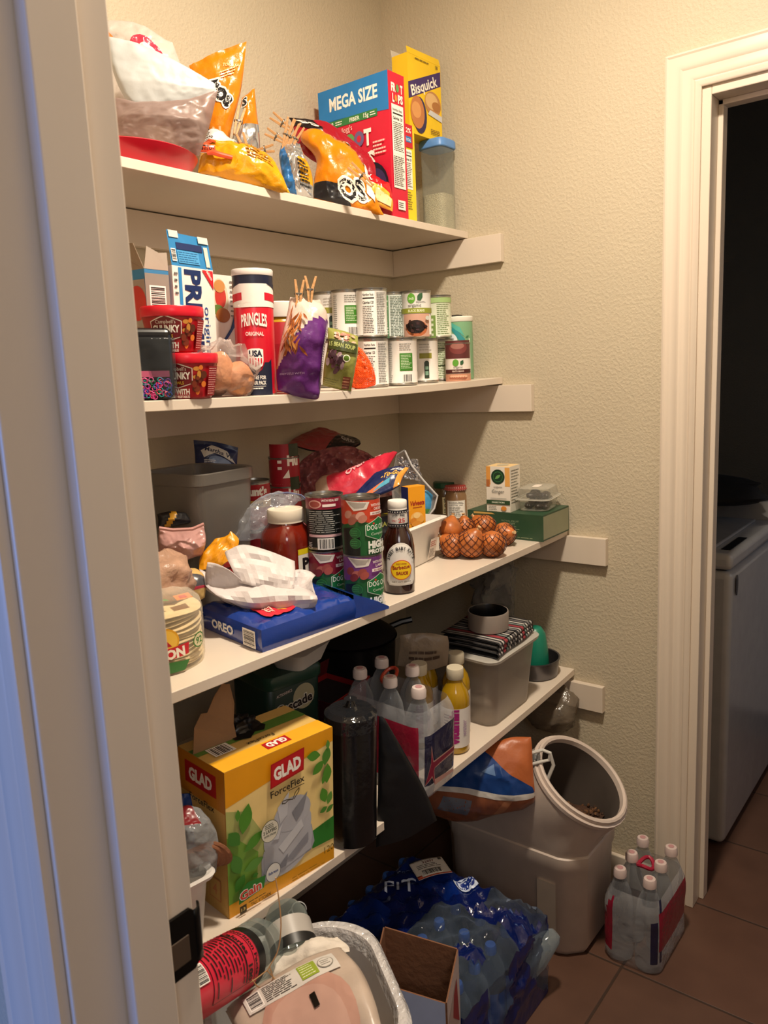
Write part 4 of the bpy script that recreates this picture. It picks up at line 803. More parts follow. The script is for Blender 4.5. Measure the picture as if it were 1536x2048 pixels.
# dog food cans
def dog(x, y, z, label, top, kind):
    a = Art(); G = '#1f5a2c'
    if kind != 'back':
        a.rect(-.06, .058, .09, .108, top).poly([(-.075, .0), (.09, .0), (.09, .06), (.03, .058), (-.01, .066), (-.042, .058), (-.06, .05)], G).poly([(-.045, .0), (-.008, .0), (-.008, .035), (-.02, .055), (-.045, .05)], '#151a17')
        a.poly([(-.035, .104), (.012, .101), (.006, .088), (-.018, .085)], '#ddd6ce').poly([(-.030, .102), (.006, .0995), (.0, .091), (-.016, .090)], '#a9a29a')
        for k, (px_, py_) in enumerate([(-.03, .078), (-.018, .072), (-.006, .076), (-.022, .066), (-.002, .07)]): a.ell(px_, py_, .009, .007, ['#8a3a36', '#b3655a', '#9c4a42', '#7a2c2c', '#a85248'][k] if kind == 'beef' else ['#c08a78', '#a86a58', '#d0a090', '#9c5a4a', '#b87a68'][k], .6)
        a.text('WITH REAL', .028, .092, .005, '#f2e4de', .028, .02).text('LAMB' if kind == 'beef' else 'CHICKEN', .03, .085, .005, '#f2e4de', .020).rect(.012, .076, .045, .082, '#f2e4de').text('IN GRAVY', .028, .0775, .003, '#7a2c2c', .024)
        H_ = [(.002, .058), (.03, .072), (.058, .058), (.058, .038), (.03, .026), (.002, .038)]
        a.poly(H_, '#cfe0cc').poly([(.03+(x_-.03)*.95, .049+(y_-.049)*.94) for x_, y_ in H_], '#17703a').text('DOG CHOW', .005, .048, .0095, '#e8efe4', .056, .02, al='l').ell(.018, .06, .002, .002, '#d8342c').text('Complete', .012, .038, .005, '#cfe0cc', .032, 0, al='l')
        a.ell(-.016, .044, .010, .010, '#2f7a3f').ell(-.016, .044, .009, .009, G).ell(-.016, .024, .010, .010, '#2f7a3f').ell(-.016, .024, .009, .009, G).lines(-.023, .038, -.009, .05, 3, '#3f8a4f', .3).lines(-.023, .018, -.009, .03, 3, '#3f8a4f', .3)
        a.text('HIGH', .006, .0145, .0125, '#eceee8', .034, .06, al='l').text('PROTEIN', .006, .004, .0075, '#eceee8', .044, .05, al='l')
    else:
        a.rect(-.05, .082, .05, .108, '#8c1f36').ell(-.02, .092, .014, .008, '#d9a89c').ell(-.02, .092, .011, .006, '#9c4a42').text('WITH REAL BEEF', .012, .097, .0045, '#f2e4de', .036).rect(-.004, .087, .022, .092, '#f2e4de').lines(-.034, .036, .034, .08, 11, '#b9b9b4', .3).rect(-.036, .028, .034, .033, '#d9b0b4').bars(-.016, .004, .016, .026).text('CAN', -.028, .010, .010, '#d8d8d4', .014, rot=pi/2)
    can('dog_food_can', x, y, z, .0375, .108, '#1b1d1c', a, label, group='dog food cans in two stacks', turn=.12 if kind != 'back' else 0, cat='dog food can')
DX1, DX2 = cpos(723, -.522, S3+.1), cpos(651, -.437, S3+.1)
dog(DX1, -.522, S3, 'purple-topped dog food can at the bottom of the front stack', '#7a3f86', 'beef')
dog(DX1, -.522, S3+.1085, 'orange-topped dog food can on top of the front stack', '#c8442a', 'chicken')
dog(DX2, -.437, S3, 'red-topped dog food can at the bottom of the rear stack', '#8c1f36', 'beef')
dog(DX2, -.437, S3+.1085, 'dog food can with a barcode turned outward, top of the rear stack', '#8c1f36', 'back')
# pasta sauce jar
jx, jy = cpos(573, -.372, S3+.1), -.372
t = T('sauce_jar', 'large red pasta sauce jar with a white plastic lid left of the dog food', 'jar', (jx, jy, S3))
SJ = M('#6e1a0c', .2, 0, .15, 25, .25, coat=.8); b = MB(SJ)
b.lathe([(.038, 0), (.044, .004), (.046, .02), (.046, .125), (.044, .142), (.033, .157), (.031, .16), (.031, .17)], 44, sq=3)
a = Art().rect(.020, .04, .09, .108, '#dcd6c4').rect(.020, .102, .09, .113, '#d8c21a').text('Prego', .030, .072, .022, '#1a1a1a', .08, .05, al='l').rect(.026, .04, .09, .062, '#2f6a34')
b.build('glass_jar', t, smooth=50)
def sqr(ph): return .0462/((abs(cos(ph))**3+abs(sin(ph))**3)**(1/3))
b = MB(M('#dcd6c4', .4)); a.apply(b, lambda x, y, o: ((sqr(tocam(jx, jy)+x/.048)+o+.0006)*cos(tocam(jx, jy)+x/.048), (sqr(tocam(jx, jy)+x/.048)+o+.0006)*sin(tocam(jx, jy)+x/.048), y), .005); b.build('label', t)
MB(M('#ddd3c0', .4)).lathe([(.033, .162), (.0355, .163), (.035, .167), (.036, .169), (.036, .184), (.0345, .188), (.031, .1885), (.029, .186), (.01, .1855)], 44).build('lid', t)
t.scale = (1, 1, 1.05)
t = T('glass_jar', 'small red jar partly hidden between the sauce jar and the orange packet', 'jar', (-.965, -.27, S3))
MB(M('#7a1f1a', .2, coat=.6)).lathe([(.034, 0), (.036, .004), (.036, .07), (.03, .08)], 32).build('jar_body', t)
MB(M('#b0352c', .35)).lathe([(.034, .08), (.035, .082), (.035, .094), (.033, .096), (.01, .096)], 32).build('lid', t)
# zipper bag
a = (-.965, -.255)
zb_, _ = pouch('zipper_bag', rowsf(a, [[(440, 1085), (500, 1080), (560, 1070)], [(470, 1045), (520, 1030), (580, 1020)], [(500, 1010), (545, 1002), (600, 1000)], [(528, 992), (570, 985), (618, 998)]], [.02, 0, -.02, -.03]), .02, 'clear zipper bag with a bluish zip arching behind the sauce jar lid', 'bag', film('#c9ccd4', .18, .5, .1, .3), seed=81, wr=.012, ws=24)
b = MB(film('#7e86b0', .6, .3, .2)); b.tube([facing(u, v, a, -.02) for u, v in [(522, 996), (540, 988), (575, 985), (602, 990), (622, 1006)]], .0016); zs_ = b.build('zip_strip', None, facing(575, 985, a, -.02)); zs_.location -= zb_.location; zs_.parent = zb_
# pinkish bagged bread at left
pk = M('#b98d88', .3, 0, .35, 30, .12)
a = (-1.16, -.27)
art = Art()
zb_, _ = pouch('bread_bag', rowsf(a, [[(318, 1115), (360, 1120), (405, 1112)], [(316, 1085), (360, 1085), (412, 1080)], [(318, 1058), (360, 1060), (408, 1052)]]), .045, 'pinkish translucent bag of bread at the back left of the third shelf', 'bag', pk, seed=83, wr=.024, ws=24)
b = MB(M('#b8857f', .4)); b.tube([facing(u, v, a, .05) for u, v in [(318, 1056), (345, 1060), (385, 1058), (408, 1048)]], .003); zs_ = b.build('rolled_hem', None, facing(345, 1060, a, .05)); zs_.location -= zb_.location; zs_.parent = zb_
bkm = M('#17161a', .35, 0, .3, 40)
pouch('snack_bag', rowsf((-1.13, -.20), [[(316, 1056), (350, 1052), (385, 1046)], [(316, 1040), (348, 1036), (384, 1040)], [(314, 1028), (345, 1022), (372, 1026)]], .02), .012, 'black and yellow bag lying behind the pink bread bag', 'bag', bkm, cf=lambda u, v, f: M('#c9962a', .35) if .35 < u-.3*v+.2 < .55 else bkm, seed=85, wr=.005, nu=16, nv=10)
blob('dark_pouch', (-1.2, -.17, S3+.09), (.05, .03, .09), M('#2a2830', .4, 0, .3, 30), 86, .2, 10, 'dark pouch at the far back left, beside the grey bin', 'pouch', flat=S3+.001)
# orange cheese packet
a = (-1.035, -.34)
pouch('cheese_packet', rowsf(a, [[(398, 1140), (430, 1140), (465, 1120)], [(402, 1112), (440, 1105), (478, 1082)], [(430, 1078), (455, 1072), (462, 1062)]], [.03, .01, 0]), .010, 'orange-yellow packet sticking up between bread bag and white wrapper', 'packet', M('#d9920f', .35, 0, .3, 40), seed=87, wr=.012, ws=30, nu=16, nv=12)
# bread slices bag and roll pack, left front
blob('bread_bag', (-1.195, -.40, S3+.12), (.052, .05, .045), M('#b08c76', .3, 0, .6, 35, .2), 88, .28, 13, 'tan bread loaf in clear plastic on top of the tortilla pack', 'bag')
a = (-1.135, -.345)
pouch('cheese_packet', rowsf(a, [[(345, 1210), (380, 1212), (410, 1195)], [(350, 1170), (382, 1165), (412, 1165)], [(355, 1140), (380, 1138), (402, 1145)]], [.03, .02, 0]), .022, 'crinkled packet of pale yellow cheese beside the tortilla pack', 'packet', M('#cfae6e', .3, 0, .4, 30, .15), cf=lambda u, v, f: M('#4a4a50', .3) if (.5 < u and .4 < v < .62) else (M('#b3364a', .3) if (.5 < u and .3 < v <= .4) else M('#cfae6e', .3, 0, .4, 30, .15)), seed=89, wr=.008, ws=26, nu=18, nv=16)
blob('roll_bag', (-1.19, -.30, S3+.055), (.06, .05, .06), M('#b8988a', .35, 0, .4, 25, .12), 90, .25, 12, 'bag of rolls behind the tortilla pack at the left of the shelf', 'bag', flat=S3+.001)
# tortilla stack
t = T('tortilla_pack', 'clear bag of stacked flour tortillas with red logo at the front left', 'tortillas', (-1.245, -.425, S3))
TM = M('#e2cfa8', .7, 0, .3, 60, .1); R0 = .082
for k in range(14):
    z0 = .004+k*.0062; b = MB(TM); R = []
    for r, zz in ((R0*.3, 0), (R0*.97, .0), (R0, .0022), (R0*.96, .0044), (R0*.3, .0044)):
        R.append([(r*cos(q_)+.0015*sin(k*2.1), r*sin(q_)+.0015*cos(k*1.7), z0+zz+.0022*sin(3*q_+k)*(r/R0)) for q_ in [2*pi*i/40 for i in range(40)]])
    b.rings(R); b.build('tortilla', t)
phi = tocam(-1.245, -.425)
a = Art().poly([(-.05, .0), (.02, .0), (.03, .014), (-.05, .022)], '#2c6a2c').ell(-.012, .050, .026, .022, '#e3a52a').ell(-.012, .050, .023, .019, '#f0c04a').poly([(-.026, .042), (.002, .042), (-.012, .060)], '#b3202a').poly([(-.05, .018), (.028, .024), (.03, .042), (-.05, .036)], '#c4202a').text('MISSION', -.014, .022, .014, '#f2ead8', .072, .05, rot=.06).text('92', .052, .034, .010, '#3a7a35', .018).ell(.052, .038, .014, .012, '#3a7a35').ell(.052, .038, .012, .010, '#dcd0a8').text('92', .052, .033, .010, '#3a7a35', .016)
b = MB(film('#f0ead8', .1, .5, .08, .3)); a.apply(b, lambda x, y, o: ((R0+.005+o)*cos(phi+.34+x/R0), (R0+.005+o)*sin(phi+.34+x/R0), y+.004), .006)
R = [[((R0+.004+.003*noise.noise(Vector((cos(q_)*2, sin(q_)*2, z_*30))))*cos(q_)*s_, (R0+.004)*sin(q_)*s_, z_) for q_ in [2*pi*i/56 for i in range(56)]] for z_, s_ in ((.001, .97), (.01, 1), (.05, 1), (.085, 1), (.098, .96), (.11, .8), (.118, .5), (.12, .2))]
b.rings(R, film('#f0ead8', .1, .5, .08, .3)); 
a2 = Art().text('La Tapa', .0, -.045, .016, '#3a8a3a', .07, .04, rot=.3).poly([(.045, -.04), (.07, -.02), (.065, .01), (.04, -.01)], '#e07a2a').poly([(.05, -.028), (.062, -.02), (.058, -.005), (.048, -.012)], '#c4202a')
a2.apply(b, lambda x, y, o: (x*cos(phi+pi/2)+(-y+.01)*cos(phi), x*sin(phi+pi/2)+(-y+.01)*sin(phi), .109+o*2-.0035*abs(x)/.01*(.2)), .01); b.build('clear_bag', t, smooth=60)
# cookie package
AO = [(-1.085, -.352), (-1.118, -.548), (-.90, -.560), (-.86, -.42)]
blue = M('#153a8f', .18, 0, .22, 22, coat=.4); art = Art()
t = T('cookie_package', 'glossy blue cookie package lying at the front under a crumpled white wrapper', 'package', (-1.0, -.45, S3))
def oreo(u, v, side=1):
    p = Vector((*AO[0], 0)).lerp(Vector((*AO[1], 0)), v) if False else None
    a_, b_, c_, d_ = [Vector((x-t.location.x, y-t.location.y, 0)) for x, y in (AO[1], AO[2], AO[3], AO[0])]
    return a_.lerp(b_, u).lerp(d_.lerp(c_, u), v)
OH = .044
def otop(u, v):
    e = min(u, 1-u, v, 1-v); k = min(1, e/.06)
    return oreo(u, v)+Vector((0, 0, OH*(.86+.14*k**.5)+ridg(oreo(u, v), 16, 5)*.009*k+.004*sin(u*pi)*sin(v*pi)))
b = MB(blue); b.grid(otop, 30, 22)
nn = 30
for (f0, fz) in ((lambda s: (s, 0), 0), (lambda s: (1, s), 0), (lambda s: (1-s, 1), 0), (lambda s: (0, 1-s), 0)):
    b.grid(lambda u, v, f0=f0: (lambda q: Vector((q.x, q.y, 0)).lerp(q, v)+((Vector((q.x, q.y, 0)).normalized()*.004*sin(pi*v))))(otop(*f0(u))), 24, 5)
b.grid(lambda u, v: oreo(v, u)+Vector((0, 0, .001)), 2, 2)
fa = Art().otext('OREO', .082, .012, .015, '#f6f3ec', '#c9d2e6', .0008, wid=.07, bold=.015).bars(.148, .004, .186, .034, horiz=True, n=22).lines(.002, .03, .02, .04, 2, '#cfd6e8').poly([(.0, .018), (-.002, .03), (.02, .026)], '#c9283a')
fa.apply(b, lambda x, y, o: oreo(.02+x/.205, .96-.96*1)*1 if False else (lambda q: Vector((q.x, q.y, y))+Vector((-.98, -.17, 0))*(.0045+o))(oreo(0, 1-(x/.2))), .01)
ta = Art().poly([(.10, .03), (.185, .03), (.175, .085), (.08, .075)], '#c9283a').poly([(.05, .06), (.08, .03), (.10, .03), (.07, .07)], '#d23a68').text('PARTY', .135, .058, .014, '#e8a83a', .06, .04, rot=.05).text('SIZE', .15, .040, .010, '#f0c0b0', .03, .03).poly([(.03, .02), (.075, .02), (.06, .075), (.02, .06)], '#1a5090').ell(.055, .045, .009, .006, '#d9d4b8').leaf(.04, .03, .02, .006, .6, '#d9d4b8').text('OREO', .16, .09, .02, '#d8e4f2', .05, .05, rot=1.1).lines(.01, .12, .05, .135, 2, '#cfd6e8')
ta.apply(b, lambda x, y, o: (lambda q: Vector((q.x, q.y, q.z+.0018+o*2)))(otop(min(max(y/.2, .01), .99), min(max(1-x/.2, .01), .99))), .01)
b.build('package_wrap', t, smooth=40)
b = MB(blue)
def tail(u, v):
    p0 = oreo(1, v); k = u; q_ = p0+Vector((.085*u, -.005*u, 0)); top = OH*(1-u)**.8
    return Vector((q_.x, q_.y-(.5-v)*.02*u, .004+top*(.95)+ridg(q_, 30, 8)*.006*u))
b.grid(tail, 12, 16); b.grid(lambda u, v: Vector((*tail(u, v).xy, .0015)), 12, 16)
b.grid(lambda u, v: tail(u, 0).lerp(Vector((*tail(u, 0).xy, .001)), v), 12, 2); b.build('crimped_end', t, smooth=50)
# crumpled white wrapper
t = T('wrapper', 'crumpled white paper wrapper lying open on the blue cookie package', 'wrapper', (-1.02, -.43, S3+.05))
WP = M('#cdc5c4', .5, 0, .35, 28, .03)
def sheet(name, rows, a, fws, seed, amp=.008, m=WP):
    rr_ = rowsf(a, rows, fws); rr_ = [[Vector(p) for p in r] for r in rr_]
    b = MB(m)
    def g(u, v):
        p = cat_rom([cat_rom(r, u) for r in rr_], v); n = (CAM-p).normalized(); return p+n*(ridg(p, 15, seed)*amp*1.3)-t.location
    b.grid(g, 15, 12); return b.build(name, t, smooth=9, solid=.0012)
a = (-1.03, -.43)
sheet('folded_sheet', [[(470, 1200), (520, 1222), (560, 1225), (628, 1205)], [(430, 1180), (500, 1185), (560, 1180), (632, 1180)], [(398, 1150), (470, 1140), (540, 1150), (600, 1160)], [(397, 1130), (440, 1150), (500, 1165), (590, 1150)]], a, [.05, .06, .0, -.03], 3, .02)
sheet('folded_sheet', [[(475, 1155), (520, 1165), (560, 1170), (585, 1172)], [(460, 1125), (510, 1130), (560, 1140), (588, 1145)], [(447, 1098), (490, 1088), (540, 1098), (587, 1115)], [(452, 1092), (484, 1080), (535, 1092), (586, 1112)]], a, [.04, .03, .0, -.01], 5, .014)
sheet('folded_sheet', [[(410, 1170), (450, 1195), (480, 1205), (520, 1215)], [(408, 1140), (440, 1150), (480, 1160), (500, 1172)], [(412, 1115), (430, 1118), (455, 1130), (480, 1150)]], a, [.02, .03, .04], 8, .012)
sheet('folded_sheet', [[(560, 1215), (590, 1222), (625, 1205), (630, 1180)], [(570, 1170), (590, 1175), (610, 1165), (622, 1150)], [(585, 1130), (600, 1128), (618, 1132), (629, 1140)]], a, [.03, .02, -.01], 11, .015)
# jars behind the onions
def jar(x, y, z, label, lidc, body, gingham=False, lab=None, r=.036, h=.108):
    t = T('spice_jar', label, 'jar', (x, y, z), 0); b = MB(M(body, .25, coat=.7)); b.lathe([(r*.9, 0), (r, .004), (r, h*.7), (r*.85, h*.82), (r*.8, h*.86)], 36)
    if lab: lab.apply(b, cyl(r, tocam(x, y)), .006)
    b.build('glass_jar', t)
    b = MB(M(lidc, .35)); b.lathe([(r*.9, h*.85), (r*.95, h*.86), (r*.95, h*.98), (r*.9, h), (r*.2, h)], 36)
    if gingham:
        a_ = Art(); 
        for k in range(18): a_.rect(-.054+k*.006, h*.86, -.051+k*.006, h*.97, '#d9a09a')
        a_.rect(-.054, h*.89, .054, h*.92, '#c4554f').apply(b, cyl(r*.95, tocam(x, y)), .006)
    b.build('lid', t)
la = Art().rect(-.008, .02, .05, .07, '#d6cfa6').text('SALSA', .012, .055, .011, '#1f2a18', .032, .03).text('CON', .01, .040, .011, '#1f2a18', .026, .03).lines(-.004, .022, .04, .035, 2, '#3a4a2a')
jar(cpos(897, -.165, S3), -.165, S3, 'glass jar with a dark green lid and a cream label, behind the onions', '#1f4a33', '#5a4a32', False, la, h=.112)
la = Art().rect(-.03, .01, .028, .062, '#dcd6cc').facts(-.026, .012, .024, .06, n=10)
jar(cpos(942, -.205, S3), -.205, S3, 'jelly jar with a red gingham lid, left of the tea box', '#b3403c', '#8a6a4a', True, la, h=.106)
# green gift box, tea, dates
gx, gy = -.165, -.555
fr = Art().lines(.055, .02, .1, .036, 4, '#8a9a7a', .25, 4).text('HARRY', .08, .046, .004, '#8a9a7a', .03, 0).text('GIFT', .08, .038, .006, '#9aa88a', .03, 0).poly([(.0, .062), (.06, .064), (.05, .068), (.0, .066)], '#c9a35a').lines(.09, .003, .14, .008, 1, '#8a9a7a', .3)
lf = Art()
lf = Art().rect(.0, .0, .225, .068, '#2c4a34').lines(.10, .018, .16, .036, 3, '#8a9a7a', .22, 4).text('ROYAL FRUIT', .13, .045, .0045, '#8a9a7a', .05, 0).text('GIFT', .135, .037, .006, '#97a688', .018, 0).poly([(.02, .06), (.085, .062), (.075, .066), (.02, .066)], '#c9a35a').lines(.12, .004, .20, .008, 1, '#7f8f70', .5)
carton('gift_box', -.168, -.572, S3, .155, .222, .068, 0, '#2c4a34', 'flat dark green box with a grey-green end at the right end of the shelf', 'box', left=lf, front=Art().rect(.004, .004, .151, .064, '#8b8d72'))
fm = film('#cfd6cc', .12, .4, .08, .3)
tl = Art().rect(0, .0, .068, .12, '#e6dfd2').rect(0, .072, .012, .12, '#dd9a4a').rect(.054, .068, .068, .118, '#e0a85a').rect(0, .066, .01, .085, '#b06a3a').ell(.034, .093, .0195, .0195, '#1c3a26').ell(.034, .093, .014, .014, '#3f7a4a').ell(.034, .093, .0125, .0125, '#1c3a26').leaf(.034, .093, .02, .008, .6, '#6aa05a').text('organic', .034, .064, .005, '#4a4a44', .025, 0).text('Ginger', .034, .050, .009, '#4a4a44', .036, .0).rect(.012, .035, .058, .0365, '#9a9a90').rect(0, .020, .068, .031, '#2c4a30').text('DIGESTION', .034, .0235, .004, '#dfe6d2', .036).ell(.05, .010, .008, .006, '#d98b3a').lines(.006, .004, .034, .016, 3, '#7a7a70', .4)
carton('tea_box', -.162, -.478, S3+.0685, .060, .068, .12, .06, '#e6dfd2', 'white and orange herbal tea box standing on the flat green box', 'box', left=tl, front=Art().lines(.006, .02, .054, .112, 12, '#6a6a60', .3), topcol='#e9c890', top=Art().ell(.03, .034, .016, .016, '#b9b09a'))
t = T('date_clamshell', 'clear plastic clamshell of dark dates on the flat green box', 'clamshell', (-.078, -.515, S3+.0685), .15)
MB(film('#d8d6cc', .14, .5, .08)).rings([rr_ring(.048, .038, .001), rr_ring(.052, .042, .028), rr_ring(.060, .048, .029), rr_ring(.060, .048, .033), rr_ring(.056, .044, .034), rr_ring(.050, .040, .058), rr_ring(.044, .034, .060)]).build('shell', t, smooth=40)
b = MB(film('#e8e6dc', .5, .3, .1)); b.tube(rr_ring(.060, .048, .031), .0012, closed=True); b.build('shell_rim', t)
MB(M('#e6dcd2', .5)).rings([[(x*.6-.005, y*.5, z) for x, y, z in rr_ring(.035, .02, .0605, .015)], [(x*.6-.005, y*.5, z) for x, y, z in rr_ring(.035, .02, .0612, .015)]]).build('label', t)
dm = M('#1c1113', .3, 0, .5, 60)
rr = random.Random(8)
for k in range(22):
    dx, dy, dz = rr.uniform(-.032, .032), rr.uniform(-.024, .024), .010+.014*(k//8)
    p = t.matrix_basis @ Vector((dx, dy, dz)); tag(blob('date', p, (.015, .009, .008), dm, k, .15, 14, res=(12, 8), rz=rr.uniform(0, 3)), 'dark wrinkled date in the clear clamshell', 'date', 'dates in the clamshell')
# onions in a net
om = M('#b3652f', .35, 0, .15, 50, .3); ok_ = {}
net = M('#3d1512', .55); oc = []
on_ = [(942, 1080, -.495, .036, 'large front onion in the middle of the netted onions'), (905, 1075, -.455, .031, 'onion low at the left end of the netted onions'), (901, 1050, -.435, .029, 'shiny bare-topped onion above the left end of the net'),
       (984, 1082, -.535, .033, 'front right onion in the net, next to the largest'), (1008, 1070, -.50, .030, 'rightmost onion in the net beside the green box'), (968, 1048, -.455, .031, 'upper middle onion at the back of the net'), (930, 1042, -.42, .027, 'small onion at the back with a white papery neck')]
for k, (u, v, y, r, lb) in enumerate(on_):
    z = S3+r*.93; x = cpos(u, y, z)
    if k == 2: z = S3+.062
    if k in (5, 6): z = S3+.048
    t = T('onion', lb, 'onion', (x, y, z), .7*k, 'brown onions in a net')
    b = MB(om); R = []
    for j in range(17):
        ph = -pi/2+pi*j/16; prof = 1+.0*j; ring = []
        for i in range(28):
            a_ = 2*pi*i/28; q_ = r*cos(ph)*(1+.012*sin(9*a_)); zz = r*.92*sin(ph)+(max(0, sin(ph))**12)*r*.35
            ring.append(Vector((q_*cos(a_), q_*sin(a_), zz)))
        R.append(ring)
    Q = Matrix.Rotation([.5, -.9, .3, 1.2, -1.3, .8, .1][k], 3, 'X')
    R = [[Q @ p for p in ring] for ring in R]; b.rings(R[1:-1]); b.build('bulb', t, smooth=60)
    b = MB(M('#c9a67a', .7)); b.tube([Q @ Vector((0, 0, r*f)) for f in (1.1, 1.25, 1.4)], [.005, .003, .005]); b.build('neck', t)
    oc.append((Vector((x, y, z)), r))
# the net: diamond threads draped over the onions
t = T('onion_net', 'dark red diamond netting bag wrapped around the onions', 'net', (oc[0][0].x, oc[0][0].y, S3))
def wrapsurf(c, r, n=9, skip=0):
    b = MB(net); L = []
    for s_ in (1, -1):
        for k in range(n):
            P = []
            for j in range(15):
                f = j/14; th = s_*f*pi*.9+2*pi*k/n; ph = -pi/2*.92+pi*.92*f
                d = Vector((cos(ph)*cos(th), cos(ph)*sin(th), sin(ph)*.92)); p = c+d*(r+.0014)
                P.append(p-t.location)
            b.tube(P, .00075, seg=4)
    return b
for k, (c, r) in enumerate(oc):
    if k != 2: wrapsurf(c, r, 11).build('net_section', t)
b = MB(net)
for k in range(7):
    p = facing(880+rnd.uniform(-3, 6), 1095+k*2, (oc[1][0].x, oc[1][0].y-.02))-t.location
    b.tube([p, p+Vector((.03, -.006, -.004+.002*k)), p+Vector((.06, -.01, .004*k-.01))], .0008, seg=4)
b.build('net_tail', t)

# ================================================================== LOWEST SHELF
# trash bag carton
gf = Art(); W_, H_ = .226, .25
gf.rect(0, 0, W_, H_, '#ecd08a').poly([(0, .19), (W_, .225), (W_, H_), (0, H_)], '#e29a14').poly([(.0, .022), (.07, .03), (.10, .06), (.07, .12), (.04, .17), (0, .185)], '#a9b06a').poly([(0, .02), (.055, .025), (.06, .09), (.02, .13), (0, .14)], '#6f9a3a').rect(0, 0, W_, .024, '#dd9a1c').poly([(.175, .042), (W_, .04), (W_, .083), (.175, .075)], '#2f7a2c')
# bag picture
gf.poly([(.064, .028), (.172, .042), (.180, .055), (.174, .09), (.066, .075)], '#9fa0a9').ell(.120, .068, .056, .042, '#b3b4bc', .2).ell(.122, .100, .052, .042, '#b3b4bc', .2).ell(.132, .128, .040, .030, '#b3b4bc').poly([(.072, .03), (.172, .046), (.172, .10), (.070, .085)], '#b3b4bc')
for P, c in (([(.10, .15), (.125, .17), (.12, .13), (.105, .12)], '#c3c4cb'), ([(.13, .13), (.165, .155), (.155, .125), (.14, .11)], '#85868f'), ([(.10, .08), (.15, .11), (.155, .095), (.11, .065)], '#c9cad0'), ([(.115, .05), (.165, .08), (.165, .065), (.13, .045)], '#8d8e98'), ([(.085, .10), (.11, .12), (.10, .095)], '#c9cad0'), ([(.09, .04), (.12, .06), (.115, .04)], '#7f808a')): gf.poly(P, c)
for cx, cy, l, w_, r_, c in ((.035, .16, .05, .026, 1.3, '#4f8a2c'), (.012, .135, .035, .022, 2.2, '#3f7a2a'), (.05, .115, .045, .02, .5, '#4f8a2c'), (.02, .172, .02, .01, 1.5, '#4f8a2c'), (.015, .09, .04, .022, 1.9, '#4a8230'), (.048, .075, .04, .018, .2, '#5a8f3a'), (.02, .055, .03, .02, .9, '#3f7a2a'), (.05, .055, .012, .008, 0, '#3f7a2a'),
                             (.178, .215, .032, .018, 2.9, '#4f8a2c'), (.207, .205, .034, .02, 1.3, '#4a8230'), (.188, .190, .032, .018, .6, '#4f8a2c'), (.208, .172, .036, .02, 1.5, '#4f8a2c'), (.20, .165, .02, .010, 1.2, '#4f8a2c'), (.21, .225, .018, .009, 1.6, '#5a8f3a'), (.199, .135, .030, .018, 1.8, '#4f8a2c'), (.212, .125, .024, .014, 1.2, '#5a8f3a'), (.198, .108, .018, .010, .3, '#4a8230'), (.212, .105, .02, .010, .5, '#4a8230')): gf.leaf(cx, cy, l, w_, r_, c)
gf.poly([(.083, .192), (.154, .200), (.156, .240), (.085, .234)], '#a9161c').poly([(.085, .194), (.152, .202), (.154, .238), (.087, .232)], '#b91a20').text('GLAD', .120, .206, .021, '#f2ece4', .058, .05, rot=.08).text('ForceFlex', .119, .178, .012, '#1c1a18', .072, .01, rot=.06).rect(.12, .175, .154, .1762, '#1c1a18')
for P in ([(.105, .158), (.112, .156), (.120, .160), (.128, .157)], [(.128, .157), (.134, .168), (.142, .173)], [(.142, .173), (.141, .167), (.130, .157)], [(.105, .158), (.106, .163), (.116, .162), (.122, .159)]):
    for q_, r_ in zip(P, P[1:]):
        dx, dy = r_[0]-q_[0], r_[1]-q_[1]; l = sqrt(dx*dx+dy*dy); nx, ny = -dy/l*.0008, dx/l*.0008; gf.poly([(q_[0]+nx, q_[1]+ny), (r_[0]+nx, r_[1]+ny), (r_[0]-nx, r_[1]-ny), (q_[0]-nx, q_[1]-ny)], '#3a2f18')
gf.ell(.078, .122, .018, .019, '#2a3320').ell(.078, .122, .0172, .0182, '#d8d4c4').text('2 LAYERS', .078, .120, .0055, '#2a3320', .027, .02).text('EXTRA STRONG', .078, .114, .003, '#2a3320', .024).lines(.068, .127, .088, .136, 3, '#4a5340', .4)
gf.ell(.082, .047, .0155, .0165, '#5a5a60').ell(.082, .047, .0145, .0155, '#dcdad6').text('febreze', .082, .045, .005, '#2f4a8a', .02)
gf.poly([(.012, .024), (.062, .030), (.066, .05), (.03, .055), (.014, .046)], '#2f7a2c').text('Gain', .036, .030, .015, '#f2ece4', .045, .07, rot=.08).text('Gain', .036, .0305, .014, '#d9442c', .042, .03, rot=.08).text('120', .205, .028, .012, '#6a5210', .022, .0).text('TALL KITCHEN', .055, .010, .006, '#4a3a10', .04, .01).rect(.013, .006, .026, .02, '#4a3a20').text('13', .0195, .011, .005, '#e9c878', .008).lines(.03, .018, .07, .022, 1, '#6a5210', .4).lines(.12, .01, .20, .02, 2, '#b9851c', .4)
gl = Art().rect(0, 0, .13, .25, '#caa25a').rect(0, .18, .13, .25, '#b9761a').poly([(.02, .198), (.108, .198), (.108, .236), (.02, .236)], '#a9161c').text('GLAD', .064, .207, .020, '#e9e2d8', .066, .05).text('ForceFlex', .066, .172, .011, '#3a2f20', .07, .01).rect(.08, .02, .112, .058, '#c07a4a').rect(.082, .022, .110, .056, '#caa25a').text('4', .096, .03, .018, '#c07a4a', .012).lines(.03, .08, .1, .15, 7, '#a9833f', .2)
